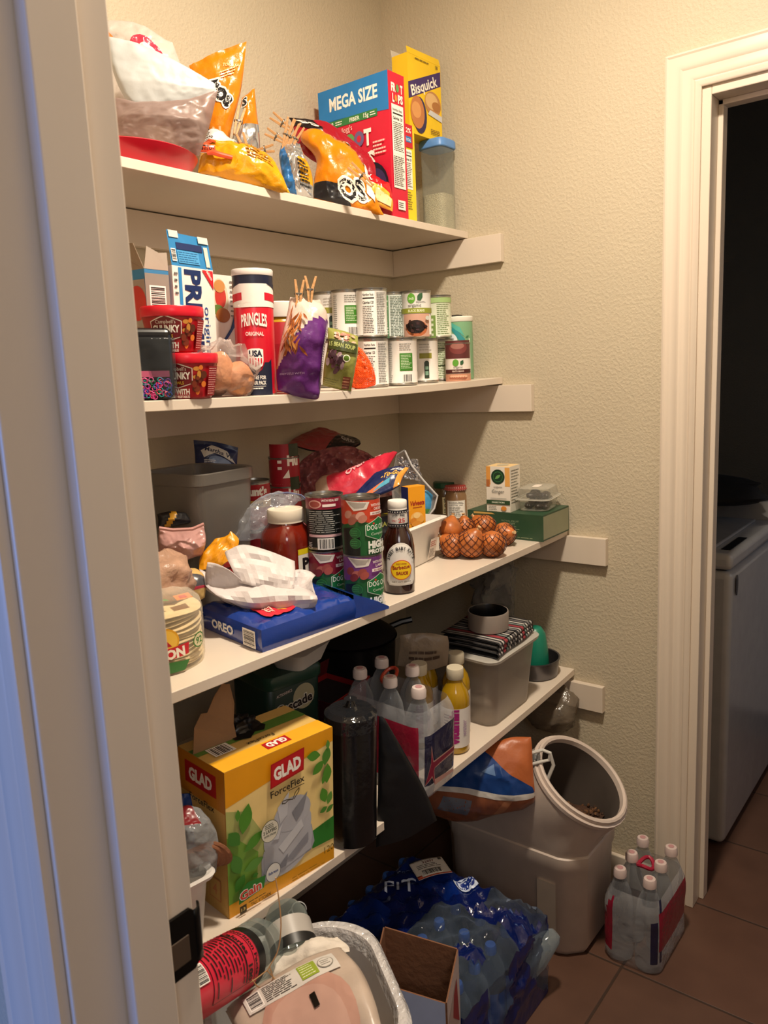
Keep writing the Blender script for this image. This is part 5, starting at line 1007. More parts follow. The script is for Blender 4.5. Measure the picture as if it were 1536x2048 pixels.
gt = Art().rect(0, .0, W_, .04, '#e8ab2a').rect(0, .085, W_, .13, '#d9b468').rect(0, .072, W_, .1, '#5f8a3a').poly([(.095, .012), (.145, .012), (.147, .034), (.097, .034)], '#b3181f').text('GLAD', .121, .030, .014, '#f2ece4', .04, .05, rot=pi).text('ForceFlex', .11, .056, .009, '#2a2418', .055, .01, rot=pi).bars(.02, .05, .06, .082, n=18).text('120', .03, .108, .009, '#6a5210', .022, 0, rot=pi).poly([(.075, .075), (.10, .065), (.12, .08), (.135, .074), (.15, .09), (.14, .12), (.08, .122)], '#0d0c0c')
t = carton('trash_bag_carton', -1.238, -.5565, S4, W_, .13, H_, -.1, '#dd9a1c', 'large yellow trash bag carton at the front left of the lowest shelf', 'box', front=gf, left=gl, top=gt, topcol='#d9b468', lcol='#caa25a', rcol='#c9963a')
brown = M('#8a6a4c', .8, 0, .2, 50)
b = MB(brown); W2, D2 = W_/2, .065
P = [(-W2+.0, .02, .251), (-W2+.01, .03, .29), (-W2+.03, .04, .305), (-W2+.045, .045, .30), (-W2+.06, .045, .325), (-W2+.08, .05, .34), (-W2+.095, .05, .335), (-W2+.1, .045, .30), (-W2+.09, .035, .27), (-W2+.085, .02, .251)]
[b.v(p) for p in P]; b.f(range(len(P))); b.build('torn_flap', t, smooth=0, solid=.001)
blob('black_liner', (-1.12, -.455, S4+.252), (.03, .022, .018), BLACKP, 95, .5, 20, parent=t)
MB(M('#3a1a0a', .6)).box(-W2, -D2-.0003, .2475, W2-.02, -D2+.0004, .2488).build('seam', t, smooth=0)
# dark items at the left behind
carton('dark_red_box', -1.32, -.30, S4, .07, .06, .27, .1, '#4a1420', 'dark red box standing in the shadow behind the yellow carton', 'box', front=Art().lines(.01, .2, .06, .23, 3, '#6a2a30', .4))
# white tub with cookies
t = T('storage_tub', 'white plastic tub at the far left of the lowest shelf', 'tub', (-1.345, -.515, S4), -.08)
b = MB(M('#d9d6d2', .4)); b.rings([rr_ring(.062, .045, 0), rr_ring(.068, .052, .10), rr_ring(.076, .058, .102), rr_ring(.078, .060, .108), rr_ring(.075, .057, .112), rr_ring(.068, .052, .108), rr_ring(.060, .044, .03)], cap1=True); b.build('tub_body', t, smooth=45)
a = (-1.31, -.515)
o, _ = pouch('cookie_bag', rowsf(a, [[(345, 1760), (390, 1755), (432, 1745)], [(345, 1700), (392, 1695), (438, 1690)], [(345, 1650), (385, 1645), (425, 1650)], [(350, 1620), (375, 1610), (400, 1622)]], [.01, .0, -.02, -.03]), .03, 'clear bag of brown cookies with red trim standing in the white tub', 'bag', film('#bfc4c8', .3, .4, .08, .4), seed=97, wr=.012, ws=24, cf=lambda u, v, f: M('#7a1f24', .3) if (v > .6 and u < .6) else film('#bfc4c8', .3, .4, .08, .4))
for k in range(5):
    b = MB(M('#8a5a3c', .7, 0, .4, 80)); c = facing(372+k*13, 1728-k*5, (-1.315, -.52), -.005)
    X = Matrix.Translation(c) @ Matrix.Rotation(.9, 4, 'Z') @ Matrix.Rotation(pi/2-.35, 4, 'Y') @ Matrix.Rotation(.1*k, 4, 'X')
    b.lathe([(.024, -.003), (.027, 0), (.024, .003)], 24, X=X); tag(b.build('cookie', None, c), 'round brown cookie standing in the clear bag', 'cookie', 'cookies in the clear bag')
a = (-1.27, -.43)
pouch('snack_bag', rowsf(a, [[(352, 1740), (395, 1735), (432, 1720)], [(350, 1660), (395, 1655), (436, 1660)], [(350, 1590), (380, 1585), (405, 1605)]], 0), .014, 'royal blue snack bag behind the cookies in the white tub', 'bag', M('#17408f', .3, 0, .3, 40), seed=99, wr=.01)
# dishwasher pod tub
t = T('detergent_tub', 'dark green dishwasher detergent tub behind the yellow carton', 'tub', (-.845, -.27, S4), -.15)
a = Art().ell(.020, .185, .028, .028, '#9a9478').otext('Cascade', -.004, .165, .020, '#16100e', '#e9e6dc', .0022, wid=.095, bold=.03, rot=.12).text('ACTIONPACS', -.03, .202, .006, '#b9a8a0', .04, .02, rot=.12).ell(.02, .12, .02, .014, '#7a8a4a')
b = MB(M('#0e2a22', .35)); 
b.rings([rr_ring(.062, .062, 0), rr_ring(.068, .068, .01), rr_ring(.070, .070, .215), rr_ring(.066, .066, .222)]); a.apply(b, lambda x, y, o: (x-.0, -.0700-o, y), rough=.4); b.build('tub_body', t, smooth=40)
MB(M('#1a3a2c', .35)).rings([rr_ring(.072, .072, .218), rr_ring(.074, .074, .222), rr_ring(.074, .074, .24), rr_ring(.070, .070, .246)]).build('lid', t, smooth=40)
# white takeout container on top, tucked under the shelf
t = T('food_container', 'white plastic container tucked high under the third shelf', 'container', (-.815, -.31, S4+.2465-.032), .2)
MB(M('#cfcac4', .45)).rings([[(x, y, z) for x, y, z in rr_ring(.05, .035, .032)], rr_ring(.062, .045, .062), rr_ring(.066, .049, .070)]).build('container_body', t, smooth=40)
# red box with a raised flap
bf = Art().text('Max', .012, .055, .022, '#1a0c0e', .05, .03, rot=.1)
t = carton('soda_carton', -.735, -.330, S4, .13, .12, .125, .05, '#8f1a1c', 'open red and black carton with its front flap raised behind the black roll', 'box', front=Art().rect(0, .0, .13, .125, '#9c1d1d').text('MAX', .07, .02, .02, '#1a0c0e', .06), left=Art().rect(0, 0, .12, .125, '#3a1014').text('Max', .06, .06, .022, '#8f2a2a', .05, .03), lid=False)
MB(M('#1a0f10', .7)).box(-.064, -.059, .11, .064, .059, .112).build('tray_floor', t, smooth=0)
rm = M('#b3201c', .4); b = MB(rm); P = [(-.065, -.06, .125), (.065, -.06, .125), (.062, -.075, .150), (.045, -.080, .158), (.02, -.078, .150), (-.005, -.072, .138), (-.04, -.064, .129)]; [b.v(p) for p in P]; b.f(range(len(P))); b.build('front_flap', t, smooth=0, solid=.001)
flap(t, [(-.065, .06, .125), (.065, .06, .125), (.065, .05, .165), (-.065, .05, .165)], M('#5a1218', .5), 'back_flap')
# black cylinder roll
t = T('paper_roll', 'tall black plastic-wrapped roll standing at the front edge beside the yellow carton', 'roll', (-.943, -.562, S4))
bl = M('#0b0b0d', .22, 0, .25, 20, spec=.6)
MB(bl).lathe([(.040, 0), (.047, .004), (.0475, .02), (.0475, .24), (.046, .25), (.030, .255)], 40).build('roll_body', t, smooth=40)
b = MB(film('#202226', .75, .25, .08, .4)); b.lathe([(.0485, .225), (.0485, .25), (.040, .257), (.02, .256), (.010, .262), (.006, .272), (.012, .276)], 28); b.build('wrap_twist', t)
o, _ = pouch('black_bag', [[facing(u, v, (-.85, -.60), f) for u, v in r] for r, f in (([(752, 1694), (815, 1676), (874, 1640)], .0), ([(755, 1600), (800, 1590), (850, 1580)], -.005), ([(757, 1510), (778, 1508), (806, 1500)], -.01), ([(758, 1432), (764, 1433), (770, 1438)], -.015))], .006, 'black plastic sheet hanging in a triangle over the shelf edge beside the roll', 'plastic sheet', M('#101012', .3, 0, .2, 20), seed=101, wr=.003, ws=10, pu=.3)
# bottle packs
CL = film('#c9ced4', .09, .5, .08)
def pbottle(par, x, y, z, capc, r=.0325, h=.235, wat=False, film_=None, lab=None, slim=False):
    b = MB(film_ or CL); X = Matrix.Translation((x, y, z))
    b.lathe([(r*.75, 0), (r*.95, .004), (r, .012), (r*.95, .03), (r, .04), (r, h*.5), (r*.96, h*.6), (r*.8, h*.74), (r*.5, h*.84), (r*.36, h*.87), (r*.36, h*.9)] if not slim else [(r*.75, 0), (r*.95, .004), (r, .012), (r*.93, .02), (r, .03), (r*.93, .045), (r, .055), (r, h*.4), (r*.92, h*.47), (r, h*.54), (r, h*.66), (r*.85, h*.78), (r*.5, h*.88), (r*.36, h*.91), (r*.36, h*.92)], 24, X=X, cap1=False)
    o = b.build('bottle', par)
    if lab: MB(M(lab, .3)).lathe([(r*1.015, h*.18), (r*1.015, h*.56)], 26, X=X, cap0=False, cap1=False).build('label', o)
    c = MB(M(capc, .35)); k = .38 if wat else .45
    c.lathe([(r*k, h*.895), (r*(k+.03), h*.9), (r*(k+.03), h*.96), (r*k*.9, h*.985), (r*.1, h*.99)], 20, X=X)
    if not wat: c.lathe([(r*.20, h*.986), (r*.22, h*.992), (r*.1, h*.993)], 16, m=M('#b98a8c', .4), X=X)
    c.build('cap', o); return o
def packwrap(par, P, r, h, seed, pal, z0=.001, art=None, a0=0):
    "shrink film following the outer bottles"
    cx = sum(p[0] for p in P)/len(P); cy = sum(p[1] for p in P)/len(P); n = 72
    def sup(a_): 
        d = Vector((cos(a_), sin(a_))); return max((p[0]-cx)*d.x+(p[1]-cy)*d.y for p in P)+r+.002
    R = []
    Zs = [z0, .012, .03, .06, .09, .12, .14, .158, .172, .185]
    for j, zz in enumerate(Zs):
        s_ = [.96, 1, 1, 1, 1, 1, 1, .98, .93, .86][j]; ring = []
        for i in range(n):
            a_ = 2*pi*i/n; d1 = sup(a_); e = .01; dd = (sup(a_+e)-sup(a_-e))/(2*e)
            x_ = cx+s_*(d1*cos(a_)-dd*sin(a_)); y_ = cy+s_*(d1*sin(a_)+dd*cos(a_))
            k = .0035*noise.noise(Vector((x_*30, y_*30, zz*22+seed))); ring.append((x_+k*cos(a_), y_+k*sin(a_), zz))
        R.append(ring)
    b = MB(film('#e6e6ea', .13, .4, .06, .4)); base = len(b.V)
    for ring in R:
        for p in ring: b.v(p)
    for j in range(len(R)-1):
        for i in range(n):
            a_ = 2*pi*(i+.5)/n; b.f((j*n+i, j*n+(i+1) % n, (j+1)*n+(i+1) % n, (j+1)*n+i), pal(a_, Zs[j]))
    if art:
        def fn(x, y, o):
            a_ = a0+x/.10; d1 = sup(a_); e = .01; dd = (sup(a_+e)-sup(a_-e))/(2*e); d1 += o+.004
            return (cx+d1*cos(a_)-dd*sin(a_), cy+d1*sin(a_)+dd*cos(a_), y)
        art.apply(b, fn, .006)
    b.build('shrink_wrap', par, smooth=50)
RED = film('#8f1230', .88, .1, .2, .3); NAVY = film('#12163a', .9, .1, .2, .3); CLEARW = film('#e6e6ea', .16, .4, .06, .4)
def pal(a_, z):
    d = ((a_-tocam(-.19, -.855)+pi) % (2*pi)-pi)   # angle from the viewer's side, + is to the right
    if z < .02: return CLEARW
    if -1.8 < d < -.5 and z < .13-.03*sin(3*d): return RED
    if .12 < d < .62 and z < .125+.02*d: return NAVY
    if .72 < d < 1.9 and .05 < z < .15: return RED
    if .8 < d < 1.1: return NAVY
    return CLEARW
t = T('drink_pack', 'six-pack of clear drink bottles with pink caps on the tile floor', 'bottle pack', (-.194, -.855, 0), 0, 'wrapped packs of clear drink bottles')
PB = [(-.075+.0765*i, .036-.072*j) for j in (0, 1) for i in (0, 1, 2)]; PB = [(x, y) for x, y in PB]
for x, y in PB: pbottle(t, x, y, .001, '#cdbab6')
packwrap(t, PB, .0325, .2, 3, pal)
b = MB(M('#a01c3a', .35)); b.tube([(.0+.022*cos(q_)+.0, .0+.018*sin(q_), .215+.006*cos(2*q_)) for q_ in [k*pi/8 for k in range(16)]], .005, seg=8, closed=True); b.build('carry_handle', t)
def pal2(a_, z):
    d = ((a_-tocam(-.69, -.5)+pi) % (2*pi)-pi)
    if z < .02: return CLEARW
    if -1.8 < d < -.05 and z < .15: return RED
    if .30 < d < 1.5 and .02 < z < .14: return NAVY
    return CLEARW
t = T('drink_pack', 'opened pack of five clear drink bottles on the lowest shelf', 'bottle pack', (-.69, -.495, S4), 0, 'wrapped packs of clear drink bottles')
PB = [(-.046, .079), (.028, .078), (-.043, .0), (.032, -.003), (-.05, -.078)]
for x, y in PB: pbottle(t, x, y, .001, '#d0c2be')
st = Art().poly([(-.045, .035), (-.008, .082), (-.004, .12), (.010, .085), (.040, .082), (.016, .062), (.028, .022), (.0, .05)], '#b58a80').poly([(-.043, .037), (-.008, .079), (-.004, .112), (.008, .082), (.034, .080), (.012, .062), (.022, .03), (.0, .053)], '#7a1a34')
packwrap(t, PB+[(.022, -.075)], .0325, .2, 5, pal2, art=st, a0=tocam(-.69, -.5)+.72)
b = MB(M('#b0402c', .35)); b.tube([(.0+.02*cos(q_), .035+.015*sin(q_), .212+.01*cos(q_)) for q_ in [k*pi/8 for k in range(16)]], .004, seg=8, closed=True); b.build('carry_handle', t)
# yellow vitamin drinks
vl = lambda: Art().text('vitamin', .004, .068, .021, '#9a1f6e', .086, .06, rot=pi/2).text('water', .024, .065, .012, '#b9a2b8', .04, .02, rot=pi/2).lines(-.03, .03, -.016, .1, 10, '#7a6a7a', .4)
for (x, y), lb in zip([(-.543, -.535), (-.470, -.492), (-.572, -.455), (-.497, -.418)], ['front', 'right rear', 'left rear', 'hindmost']):
    t = T('vitamin_drink', 'yellow vitamin drink bottle with a beige cap, the '+lb+' of four', 'bottle', (x, y, S4), 0, 'yellow vitamin drink bottles'); r = .033; ph = tocam(x, y)
    b = MB(M('#a8820f', .15, 0, 0, 60, .1, coat=.6)); b.lathe([(.028, 0), (.032, .004), (r, .02), (r, .12), (.0325, .13), (.027, .148), (.0185, .162), (.0165, .172), (.0165, .178)], 36); b.build('bottle_body', t)
    b = MB(M('#e2dcd6', .4)); b.lathe([(r+.0004, .018), (r+.0004, .112)], 36, cap0=False, cap1=False); vl().apply(b, cyl(r+.0004, ph+.1), .006); b.build('label', t)
    MB(M('#c9bfa8', .4)).lathe([(.0185, .174), (.0195, .176), (.0195, .196), (.0185, .199), (.008, .199)], 28).build('cap', t)
# bin with folded cloth and bowl
t = T('storage_bin', 'tall cloudy plastic bin with pale contents near the right end of the lowest shelf', 'bin', (-.318, -.478, S4))
b = MB(film('#b3aaa0', .42, .3, .3)); b.rings([rr_ring(.092, .075, 0, .025), rr_ring(.098, .081, .006, .028), rr_ring(.112, .094, .165, .03), rr_ring(.118, .100, .167, .03), rr_ring(.120, .102, .176, .03), rr_ring(.112, .094, .178, .03)], cap1=False); b.build('bin_body', t, smooth=45)
b = MB(M('#c9bcae', .9, 0, .6, 40)); b.rings([rr_ring(.088, .072, .003, .025), rr_ring(.093, .077, .035, .025), [(x, y, z+.015*noise.noise(Vector((x*30, y*30, 1)))+.01) for x, y, z in rr_ring(.07, .055, .055, .025)]]); b.build('bin_contents', t, smooth=50)
MB(film('#d8d4cc', .45, .4, .15, .2)).rings([rr_ring(.121, .103, .172, .03), rr_ring(.122, .104, .178, .03), rr_ring(.110, .092, .182, .03)]).build('lid', t, smooth=45)
t = T('folded_cloth', 'folded black cloth with grey, white and red stripes on top of the cloudy bin', 'cloth', (-.322, -.490, S4+.1825), .05)
cols = ['#141316', '#8a8584', '#141316', '#b5afaa', '#1c1a1e', '#8c3038', '#8c3038', '#141316', '#7c8a86', '#141316', '#c4beb8', '#141316', '#6a6466', '#141316', '#9a9692', '#1a181c']
for k in range(3):
    b = MB(); z0 = .002+k*.0115
    def cs(u, v, z0=z0, k=k):
        a_ = -pi/2+pi*v*1.0; w_ = .100-.004*k
        return Vector((-w_+2*w_*u, -.078-.006*cos(a_*1)+.002*sin(7*u+k), z0+.0055+.0055*sin(a_)))
    mf = lambda u, v: M(cols[int(u*32) % 16], .8, 0, .3, 200)
    b.grid(cs, 32, 8, mf=mf)
    b.grid(lambda u, v: Vector((-.1+.004*k+2*(.1-.004*k)*u, -.078+.155*v, z0+.011+.002*sin(5*u+3*v))), 32, 8, mf=mf)
    b.grid(lambda u, v: Vector((-.1+.004*k+2*(.1-.004*k)*u, -.078+.155*v, z0)), 4, 4, m=M('#141316', .8))
    b.build('cloth_fold', t, smooth=60, solid=.001)
bc_ = atZ(975, 1200, S4+.24)
t = T('bowl', 'small straight-sided taupe pet bowl with a black inside on the striped cloth', 'bowl', (-.338, -.505, S4+.1825+.0375))
MB(M('#8b8078', .4)).lathe([(.044, 0), (.0495, .004), (.0505, .044), (.0490, .048), (.047, .048)], 44, cap1=False).build('outer_shell', t)
MB(M('#0c0b0d', .3)).lathe([(.047, .048), (.046, .046), (.045, .008), (.01, .006)], 44, cap0=False).build('inner_lining', t)
# clear bag behind bowl
a = (-.13, -.43)
blob('clear_bag', (-.145, -.42, S4+.27), (.075, .05, .07), film('#8f8d8b', .34, .5, .12, .8, 30), 103, .5, 11, 'puffed clear plastic bag stuffed behind the taupe bowl under the shelf', 'bag', res=(36, 26))
blob('clear_bag', (-.10, -.40, S4+.15), (.05, .045, .085), film('#8f8d8b', .30, .5, .12, .8, 30), 104, .4, 12, 'clear plastic bag hanging behind the cake pan and green beaker', 'bag', res=(30, 24))
# cake pan with green beaker
t = T('cake_pan', 'round grey metal cake pan at the right end of the lowest shelf', 'pan', (-.075, -.50, S4))
MB(M('#6f6d70', .3, .85)).lathe([(.055, 0), (.060, .003), (.064, .046), (.067, .048), (.067, .051), (.063, .050), (.059, .006), (.01, .004)], 48).build('pan_body', t)
t = T('beaker', 'teal green upturned plastic beaker standing in the grey cake pan', 'cup', (-.079, -.503, S4+.0045))
MB(M('#1a7a62', .35)).lathe([(.036, 0), (.037, .004), (.034, .07), (.028, .115), (.018, .132), (.006, .137)], 36).build('beaker_body', t, smooth=60)
MB(M('#1a755e', .35)).lathe([(.0365, .002), (.0385, .003), (.0385, .009), (.0365, .011)], 36, cap0=False, cap1=False).build('beaker_lip', t)
# dark pot and snack box behind, under the third shelf
t = T('cooking_pot', 'black cooking pot in the dark at the back of the lowest shelf', 'pot', (-.455, -.15, S4))
MB(M('#131214', .3, .2)).lathe([(.10, 0), (.115, .01), (.12, .16), (.124, .165), (.117, .165), (.11, .015), (.01, .01)], 44).build('pot_body', t)
b = MB(M('#131214', .3)); b.tube([(.12, -.02, .15), (.16, -.05, .165), (.18, -.07, .17)], .009); b.build('handle', t)
MB(M('#1a191c', .3)).lathe([(.12, .166), (.122, .17), (.08, .2), (.02, .21), (.018, .235), (.005, .24)], 44).build('lid', t)
art = Art().lines(.02, .010, .09, .024, 2, '#4a3a30', .5)
pouch('snack_bag', rowsf((-.60, -.37), [[(795, 1330), (850, 1340), (895, 1330)], [(800, 1295), (850, 1295), (898, 1290)], [(800, 1270), (850, 1265), (895, 1272)]], 0), .012, 'dull brown snack bag lying behind the yellow drinks', 'bag', M('#8a7a68', .4, 0, .3, 40), seed=107, wr=.006, art=art, arts=(.11, .05), nu=16, nv=10)

# ================================================================== FLOOR
# pet food bin
t = T('pet_food_bin', 'tall beige plastic pet food bin with an open round mouth', 'bin', (-.25, -.57, 0))
PB_ = M('#c2b3a8', .42, 0, .06, 25)
def octo(x0, x1, y0, y1, c, z, n=48):
    P = [(x0+c, y0), (x1-c, y0), (x1, y0+c), (x1, y1-c), (x1-c, y1), (x0+c, y1), (x0, y1-c), (x0, y0+c)]; S_ = [0]
    for i in range(8): S_.append(S_[-1]+sqrt((P[i][0]-P[(i+1) % 8][0])**2+(P[i][1]-P[(i+1) % 8][1])**2))
    out = []
    for k in range(n):
        s_ = S_[-1]*k/n; i = max(j for j in range(8) if S_[j] <= s_+1e-9); f = (s_-S_[i])/(S_[i+1]-S_[i]); a_, b_ = P[i], P[(i+1) % 8]; out.append(Vector((a_[0]+(b_[0]-a_[0])*f, a_[1]+(b_[1]-a_[1])*f, z)))
    return out
rc = Vector((-.015, -.150, .435)); el = radians(55); nrm = Vector((0, -cos(el), sin(el)))
ex = Vector((1, 0, 0)); ey = nrm.cross(ex)
def mouth(r, off, ref):
    out = []
    for p in ref:
        d = Vector((p.x-rc.x, (p.y+.02), 0)); a_ = atan2(d.y/1.45, d.x); out.append(rc+nrm*off+ex*(r*cos(a_))+ey*(r*sin(a_)))
    return out
X0, X1, Y0, Y1 = -.125, .135, -.195, .21
base = octo(X0, X1, Y0, Y1, .045, .27)
R = [octo(X0+.02, X1-.02, Y0+.02, Y1-.02, .04, .0), octo(X0+.008, X1-.008, Y0+.008, Y1-.008, .045, .02), octo(X0+.004, X1-.004, Y0+.004, Y1-.004, .045, .23), octo(X0, X1, Y0, Y1, .045, .238), base, octo(X0+.004, X1-.004, Y0+.004, Y1-.004, .045, .273)]
m1 = mouth(.128, -.035, base)
R += [[a_.lerp(b_, .18)+Vector((0, 0, .012)) for a_, b_ in zip(base, m1)], [a_.lerp(b_, .6)+Vector((0, 0, .012)) for a_, b_ in zip(base, m1)], m1, mouth(.1275, -.018, base)]
b = MB(PB_); b.rings(R, cap1=False); b.build('bin_body', t, smooth=38)
b = MB(M('#c9bab0', .4)); b.rings([mouth(.1275, -.018, base), mouth(.131, -.015, base), mouth(.131, -.006, base), mouth(.124, -.005, base), mouth(.124, .004, base), mouth(.119, .006, base), mouth(.113, .003, base), mouth(.112, -.01, base)], cap0=False, cap1=False); b.build('mouth_rim', t, smooth=35)
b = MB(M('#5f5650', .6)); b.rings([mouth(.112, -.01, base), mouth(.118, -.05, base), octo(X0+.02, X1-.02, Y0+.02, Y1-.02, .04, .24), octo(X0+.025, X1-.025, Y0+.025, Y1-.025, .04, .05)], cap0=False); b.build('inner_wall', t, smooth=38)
b = MB(M('#8f8176', .5)); b.rings([[(-.1245+.0, y, z) for y, z in P_] for P_ in ([(-.13, .05), (-.08, .05), (-.08, .20), (-.13, .20)],)]*1+[[(-.118, y, z) for y, z in [(-.125, .055), (-.085, .055), (-.085, .195), (-.125, .195)]]]); b.build('grip_recess', t, smooth=0)
kb = T('dry_pet_food', 'brown dry pet food heaped inside the beige bin', 'pet food', (-.25, -.60, .20)); kb['kind'] = 'stuff'
bpy.data.objects.remove(kb)
b = MB(M('#4a3020', .8, 0, .6, 90, .35)); rr = random.Random(11)
def hz(x, y): return .285-.10*(y+.12)*.5+.012*noise.noise(Vector((x*20, y*20, 3)))
b.grid(lambda u, v: Vector((-.25+X0+.03+(X1-X0-.06)*u, -.57+Y0+.03+.26*v, hz(X0+(X1-X0)*u, Y0+.26*v)-.0)), 20, 20)
for k in range(420):
    x, y = rr.uniform(X0+.03, X1-.03), rr.uniform(Y0+.03, Y0+.28); r = .006
    c = Vector((-.25+x, -.57+y, hz(x, y)+.003)); X = Matrix.Translation(c) @ Matrix.Rotation(rr.uniform(0, 3), 4, 'X') @ Matrix.Rotation(rr.uniform(0, 3), 4, 'Z')
    b.lathe([(r*.6, -.003), (r, 0), (r*.6, .003)], 7, m=M(rr.choice(['#5a3a22', '#6d4a2c', '#3f281a']), .8), X=X)
o = b.build('dry_pet_food', None, (-.25, -.6, .25)); tag(o, 'brown dry kibble heaped inside the beige bin', 'pet food', kind='stuff')
# orange and blue bag on the bin
a = (-.42, -.535); OR = M('#a85a2e', .4, 0, .25, 25); BL = M('#143a78', .3, 0, .3, 30); WH = M('#c9c4be', .4)
def bcf(u, v, f):
    d = v-(1.02-.78*u)
    return OR if d > .12 else (BL if d > -.22 else OR)
art = Art().poly([(0, 0), (1, 0), (1, .26), (0, .42)], '#8a5238').poly([(.1, .2), (.35, .16), (.4, .3), (.15, .34)], '#6f7480').poly([(.5, .1), (.6, .12), (.8, .3), (.7, .29)], '#a06a4c').poly([(.0, .44), (1, .30), (.98, .36), (.12, 1.), (.0, 1.)], '#143a78').poly([(.0, .40), (1, .26), (1, .305), (.0, .445)], '#cdc9c4').poly([(.48, .55), (.62, .52), (.58, .62)], '#5f7fae')
pouch('pet_food_bag', rowsf(a, [[(862, 1625), (930, 1640), (1000, 1622), (1068, 1602)], [(850, 1600), (930, 1600), (1000, 1600), (1070, 1590)], [(870, 1570), (930, 1550), (1000, 1550), (1066, 1540)], [(915, 1545), (960, 1515), (1010, 1500), (1064, 1495)], [(950, 1525), (990, 1490), (1020, 1475), (1062, 1474)]], [.0, .04, .03, .01, 0]), .030, 'orange and blue pet food bag slumped on the beige bin under the shelf edge', 'bag', OR, seed=109, wr=.008, ws=12, pu=.4, nu=34, nv=34, art=art, arts=(1, 1), acell=.03)
t = T('cord_loop', 'white cord loop with a clear strip hanging beside the pet food bag', 'cord', facing(1085, 1540, (-.36, -.63)))
b = MB(M('#c9c6c0', .4)); b.tube([facing(u, v, (-.36, -.63), 0)-t.location for u, v in [(1060, 1507), (1085, 1500), (1100, 1506), (1107, 1530), (1095, 1560), (1072, 1588), (1060, 1600)]], .0045); b.build('cord', t)
b = MB(M('#c9c6c0', .4)); b.tube([facing(u, v, (-.36, -.63), 0)-t.location for u, v in [(1058, 1530), (1080, 1524), (1098, 1520), (1100, 1506)]], .004); b.build('cord', t)
b = MB(film('#b9bec0', .45, .4, .1, .4)); b.grid(lambda u, v: facing(1062+18*u+6*v, 1505+70*v, (-.36, -.63), -.01+.008*sin(9*u+8*v))-t.location, 8, 12); b.build('clear_strip', t, solid=.0008)
# loose clear bag against the wall behind the bin
blob('clear_bag', (-.055, -.53, .50), (.055, .075, .06), film('#857868', .45, .4, .2, .8, 30), 111, .4, 9, 'crumpled clear plastic bag wedged at the wall behind the pet food bin', 'bag', res=(36, 26))
# water bottle case
t = T('water_case', 'case of bottled water in torn blue shrink wrap on the floor', 'bottle case', (-.66, -.55, 0), 0)
WX0, WX1, WY0, WY1 = -.165, .165, -.17, .20; WB = film('#93a2ac', .16, .5, .05)
xs = [WX0+.033+k*.066 for k in range(5)]; ys = [WY0+.033+k*.066 for k in range(6)]
for i, x in enumerate(xs):
    for j, y in enumerate(ys):
        if (i, j) in ((4, 0), (4, 1)): continue
        pbottle(t, x, y, .001, '#3a66b8', .0315, .225, True, WB, '#2a58a8', True)
X = Matrix.Translation((WX1-.02, WY0+.012, .10)) @ Matrix.Rotation(.75, 4, 'Y') @ Matrix.Rotation(.5, 4, 'X') @ Matrix.Translation((0, 0, -.12))
b = MB(film('#aab8c0', .3, .6, .06)); b.lathe([(.02, 0), (.03, .004), (.034, .02), (.034, .13), (.02, .19), (.012, .2)], 28, X=X); b.build('bottle', t)
bf = film('#0d2f86', .66, .3, .1, .5, 25); bclear = film('#7f8fa8', .10, .4, .05, .6, 25); bdk = film('#091a58', .86, .15, .15, .5, 25)
def casef(u, v):
    x = WX0-.012+(WX1-WX0+.024)*u; y = WY0-.012+(WY1-WY0+.024)*v
    e = min(u, 1-u, v, 1-v); z = .242-.05*max(0, .12-e)/.12+.007*cos(2*pi*(x-xs[0])/.066)*cos(2*pi*(y-ys[0])/.066)+ridg((x, y, 0), 16, 3)*.02
    return Vector((x, y, z))
def cpal(u, v):
    n_ = noise.noise(Vector((u*3.2, v*3.2, 5)))
    if u < .62 and v < .50 and n_ > -.25: return bclear
    if u > .55 and v < .3 and n_ > 0: return bclear
    return bdk if n_ < .1 else bf
b = MB(bf); b.grid(casef, 44, 44, mf=cpal)
def side(f, seed):
    def g(u, v):
        p = f(u); q_ = Vector((p.x, p.y, 0)); o_ = (q_-Vector((0, 0, 0))).normalized()
        return Vector((p.x, p.y, p.z*(1-v)+.002))+o_*(ridg((p.x, p.y, p.z*(1-v)), 18, seed)*.022*sin(pi*min(v*1.2, 1)))
    return g
b.grid(side(lambda s: casef(s, 0), 2), 44, 22, mf=lambda u, v: bclear if noise.noise(Vector((u*4, v*2, 9))) > .05 else bdk)
b.grid(side(lambda s: casef(1, s), 4), 30, 22, mf=lambda u, v: bclear if noise.noise(Vector((u*4, v*2, 2))) > .2 else bf)
b.grid(side(lambda s: casef(0, 1-s), 6), 30, 16, m=bdk); b.grid(side(lambda s: casef(1-s, 1), 7), 30, 16, m=bdk)
wa = Art().text('FIT', .17, .27, .04, '#c3cfe6', .07, .0, rot=-.9).text('purified water', .25, .27, .012, '#c3cfe6', .11, 0, rot=-.9).ell(.28, .17, .03, .02, '#c3cfe6', -.9).ell(.28, .17, .024, .015, '#0d2a7a', -.9).text('LY', .31, .10, .03, '#c3cfe6', .05, .02, rot=-.9)
wa.apply(b, lambda x, y, o: casef(x/(WX1-WX0), y/(WY1-WY0))+Vector((0, 0, .002+o)), .008)
b.build('shrink_wrap', t, smooth=50)
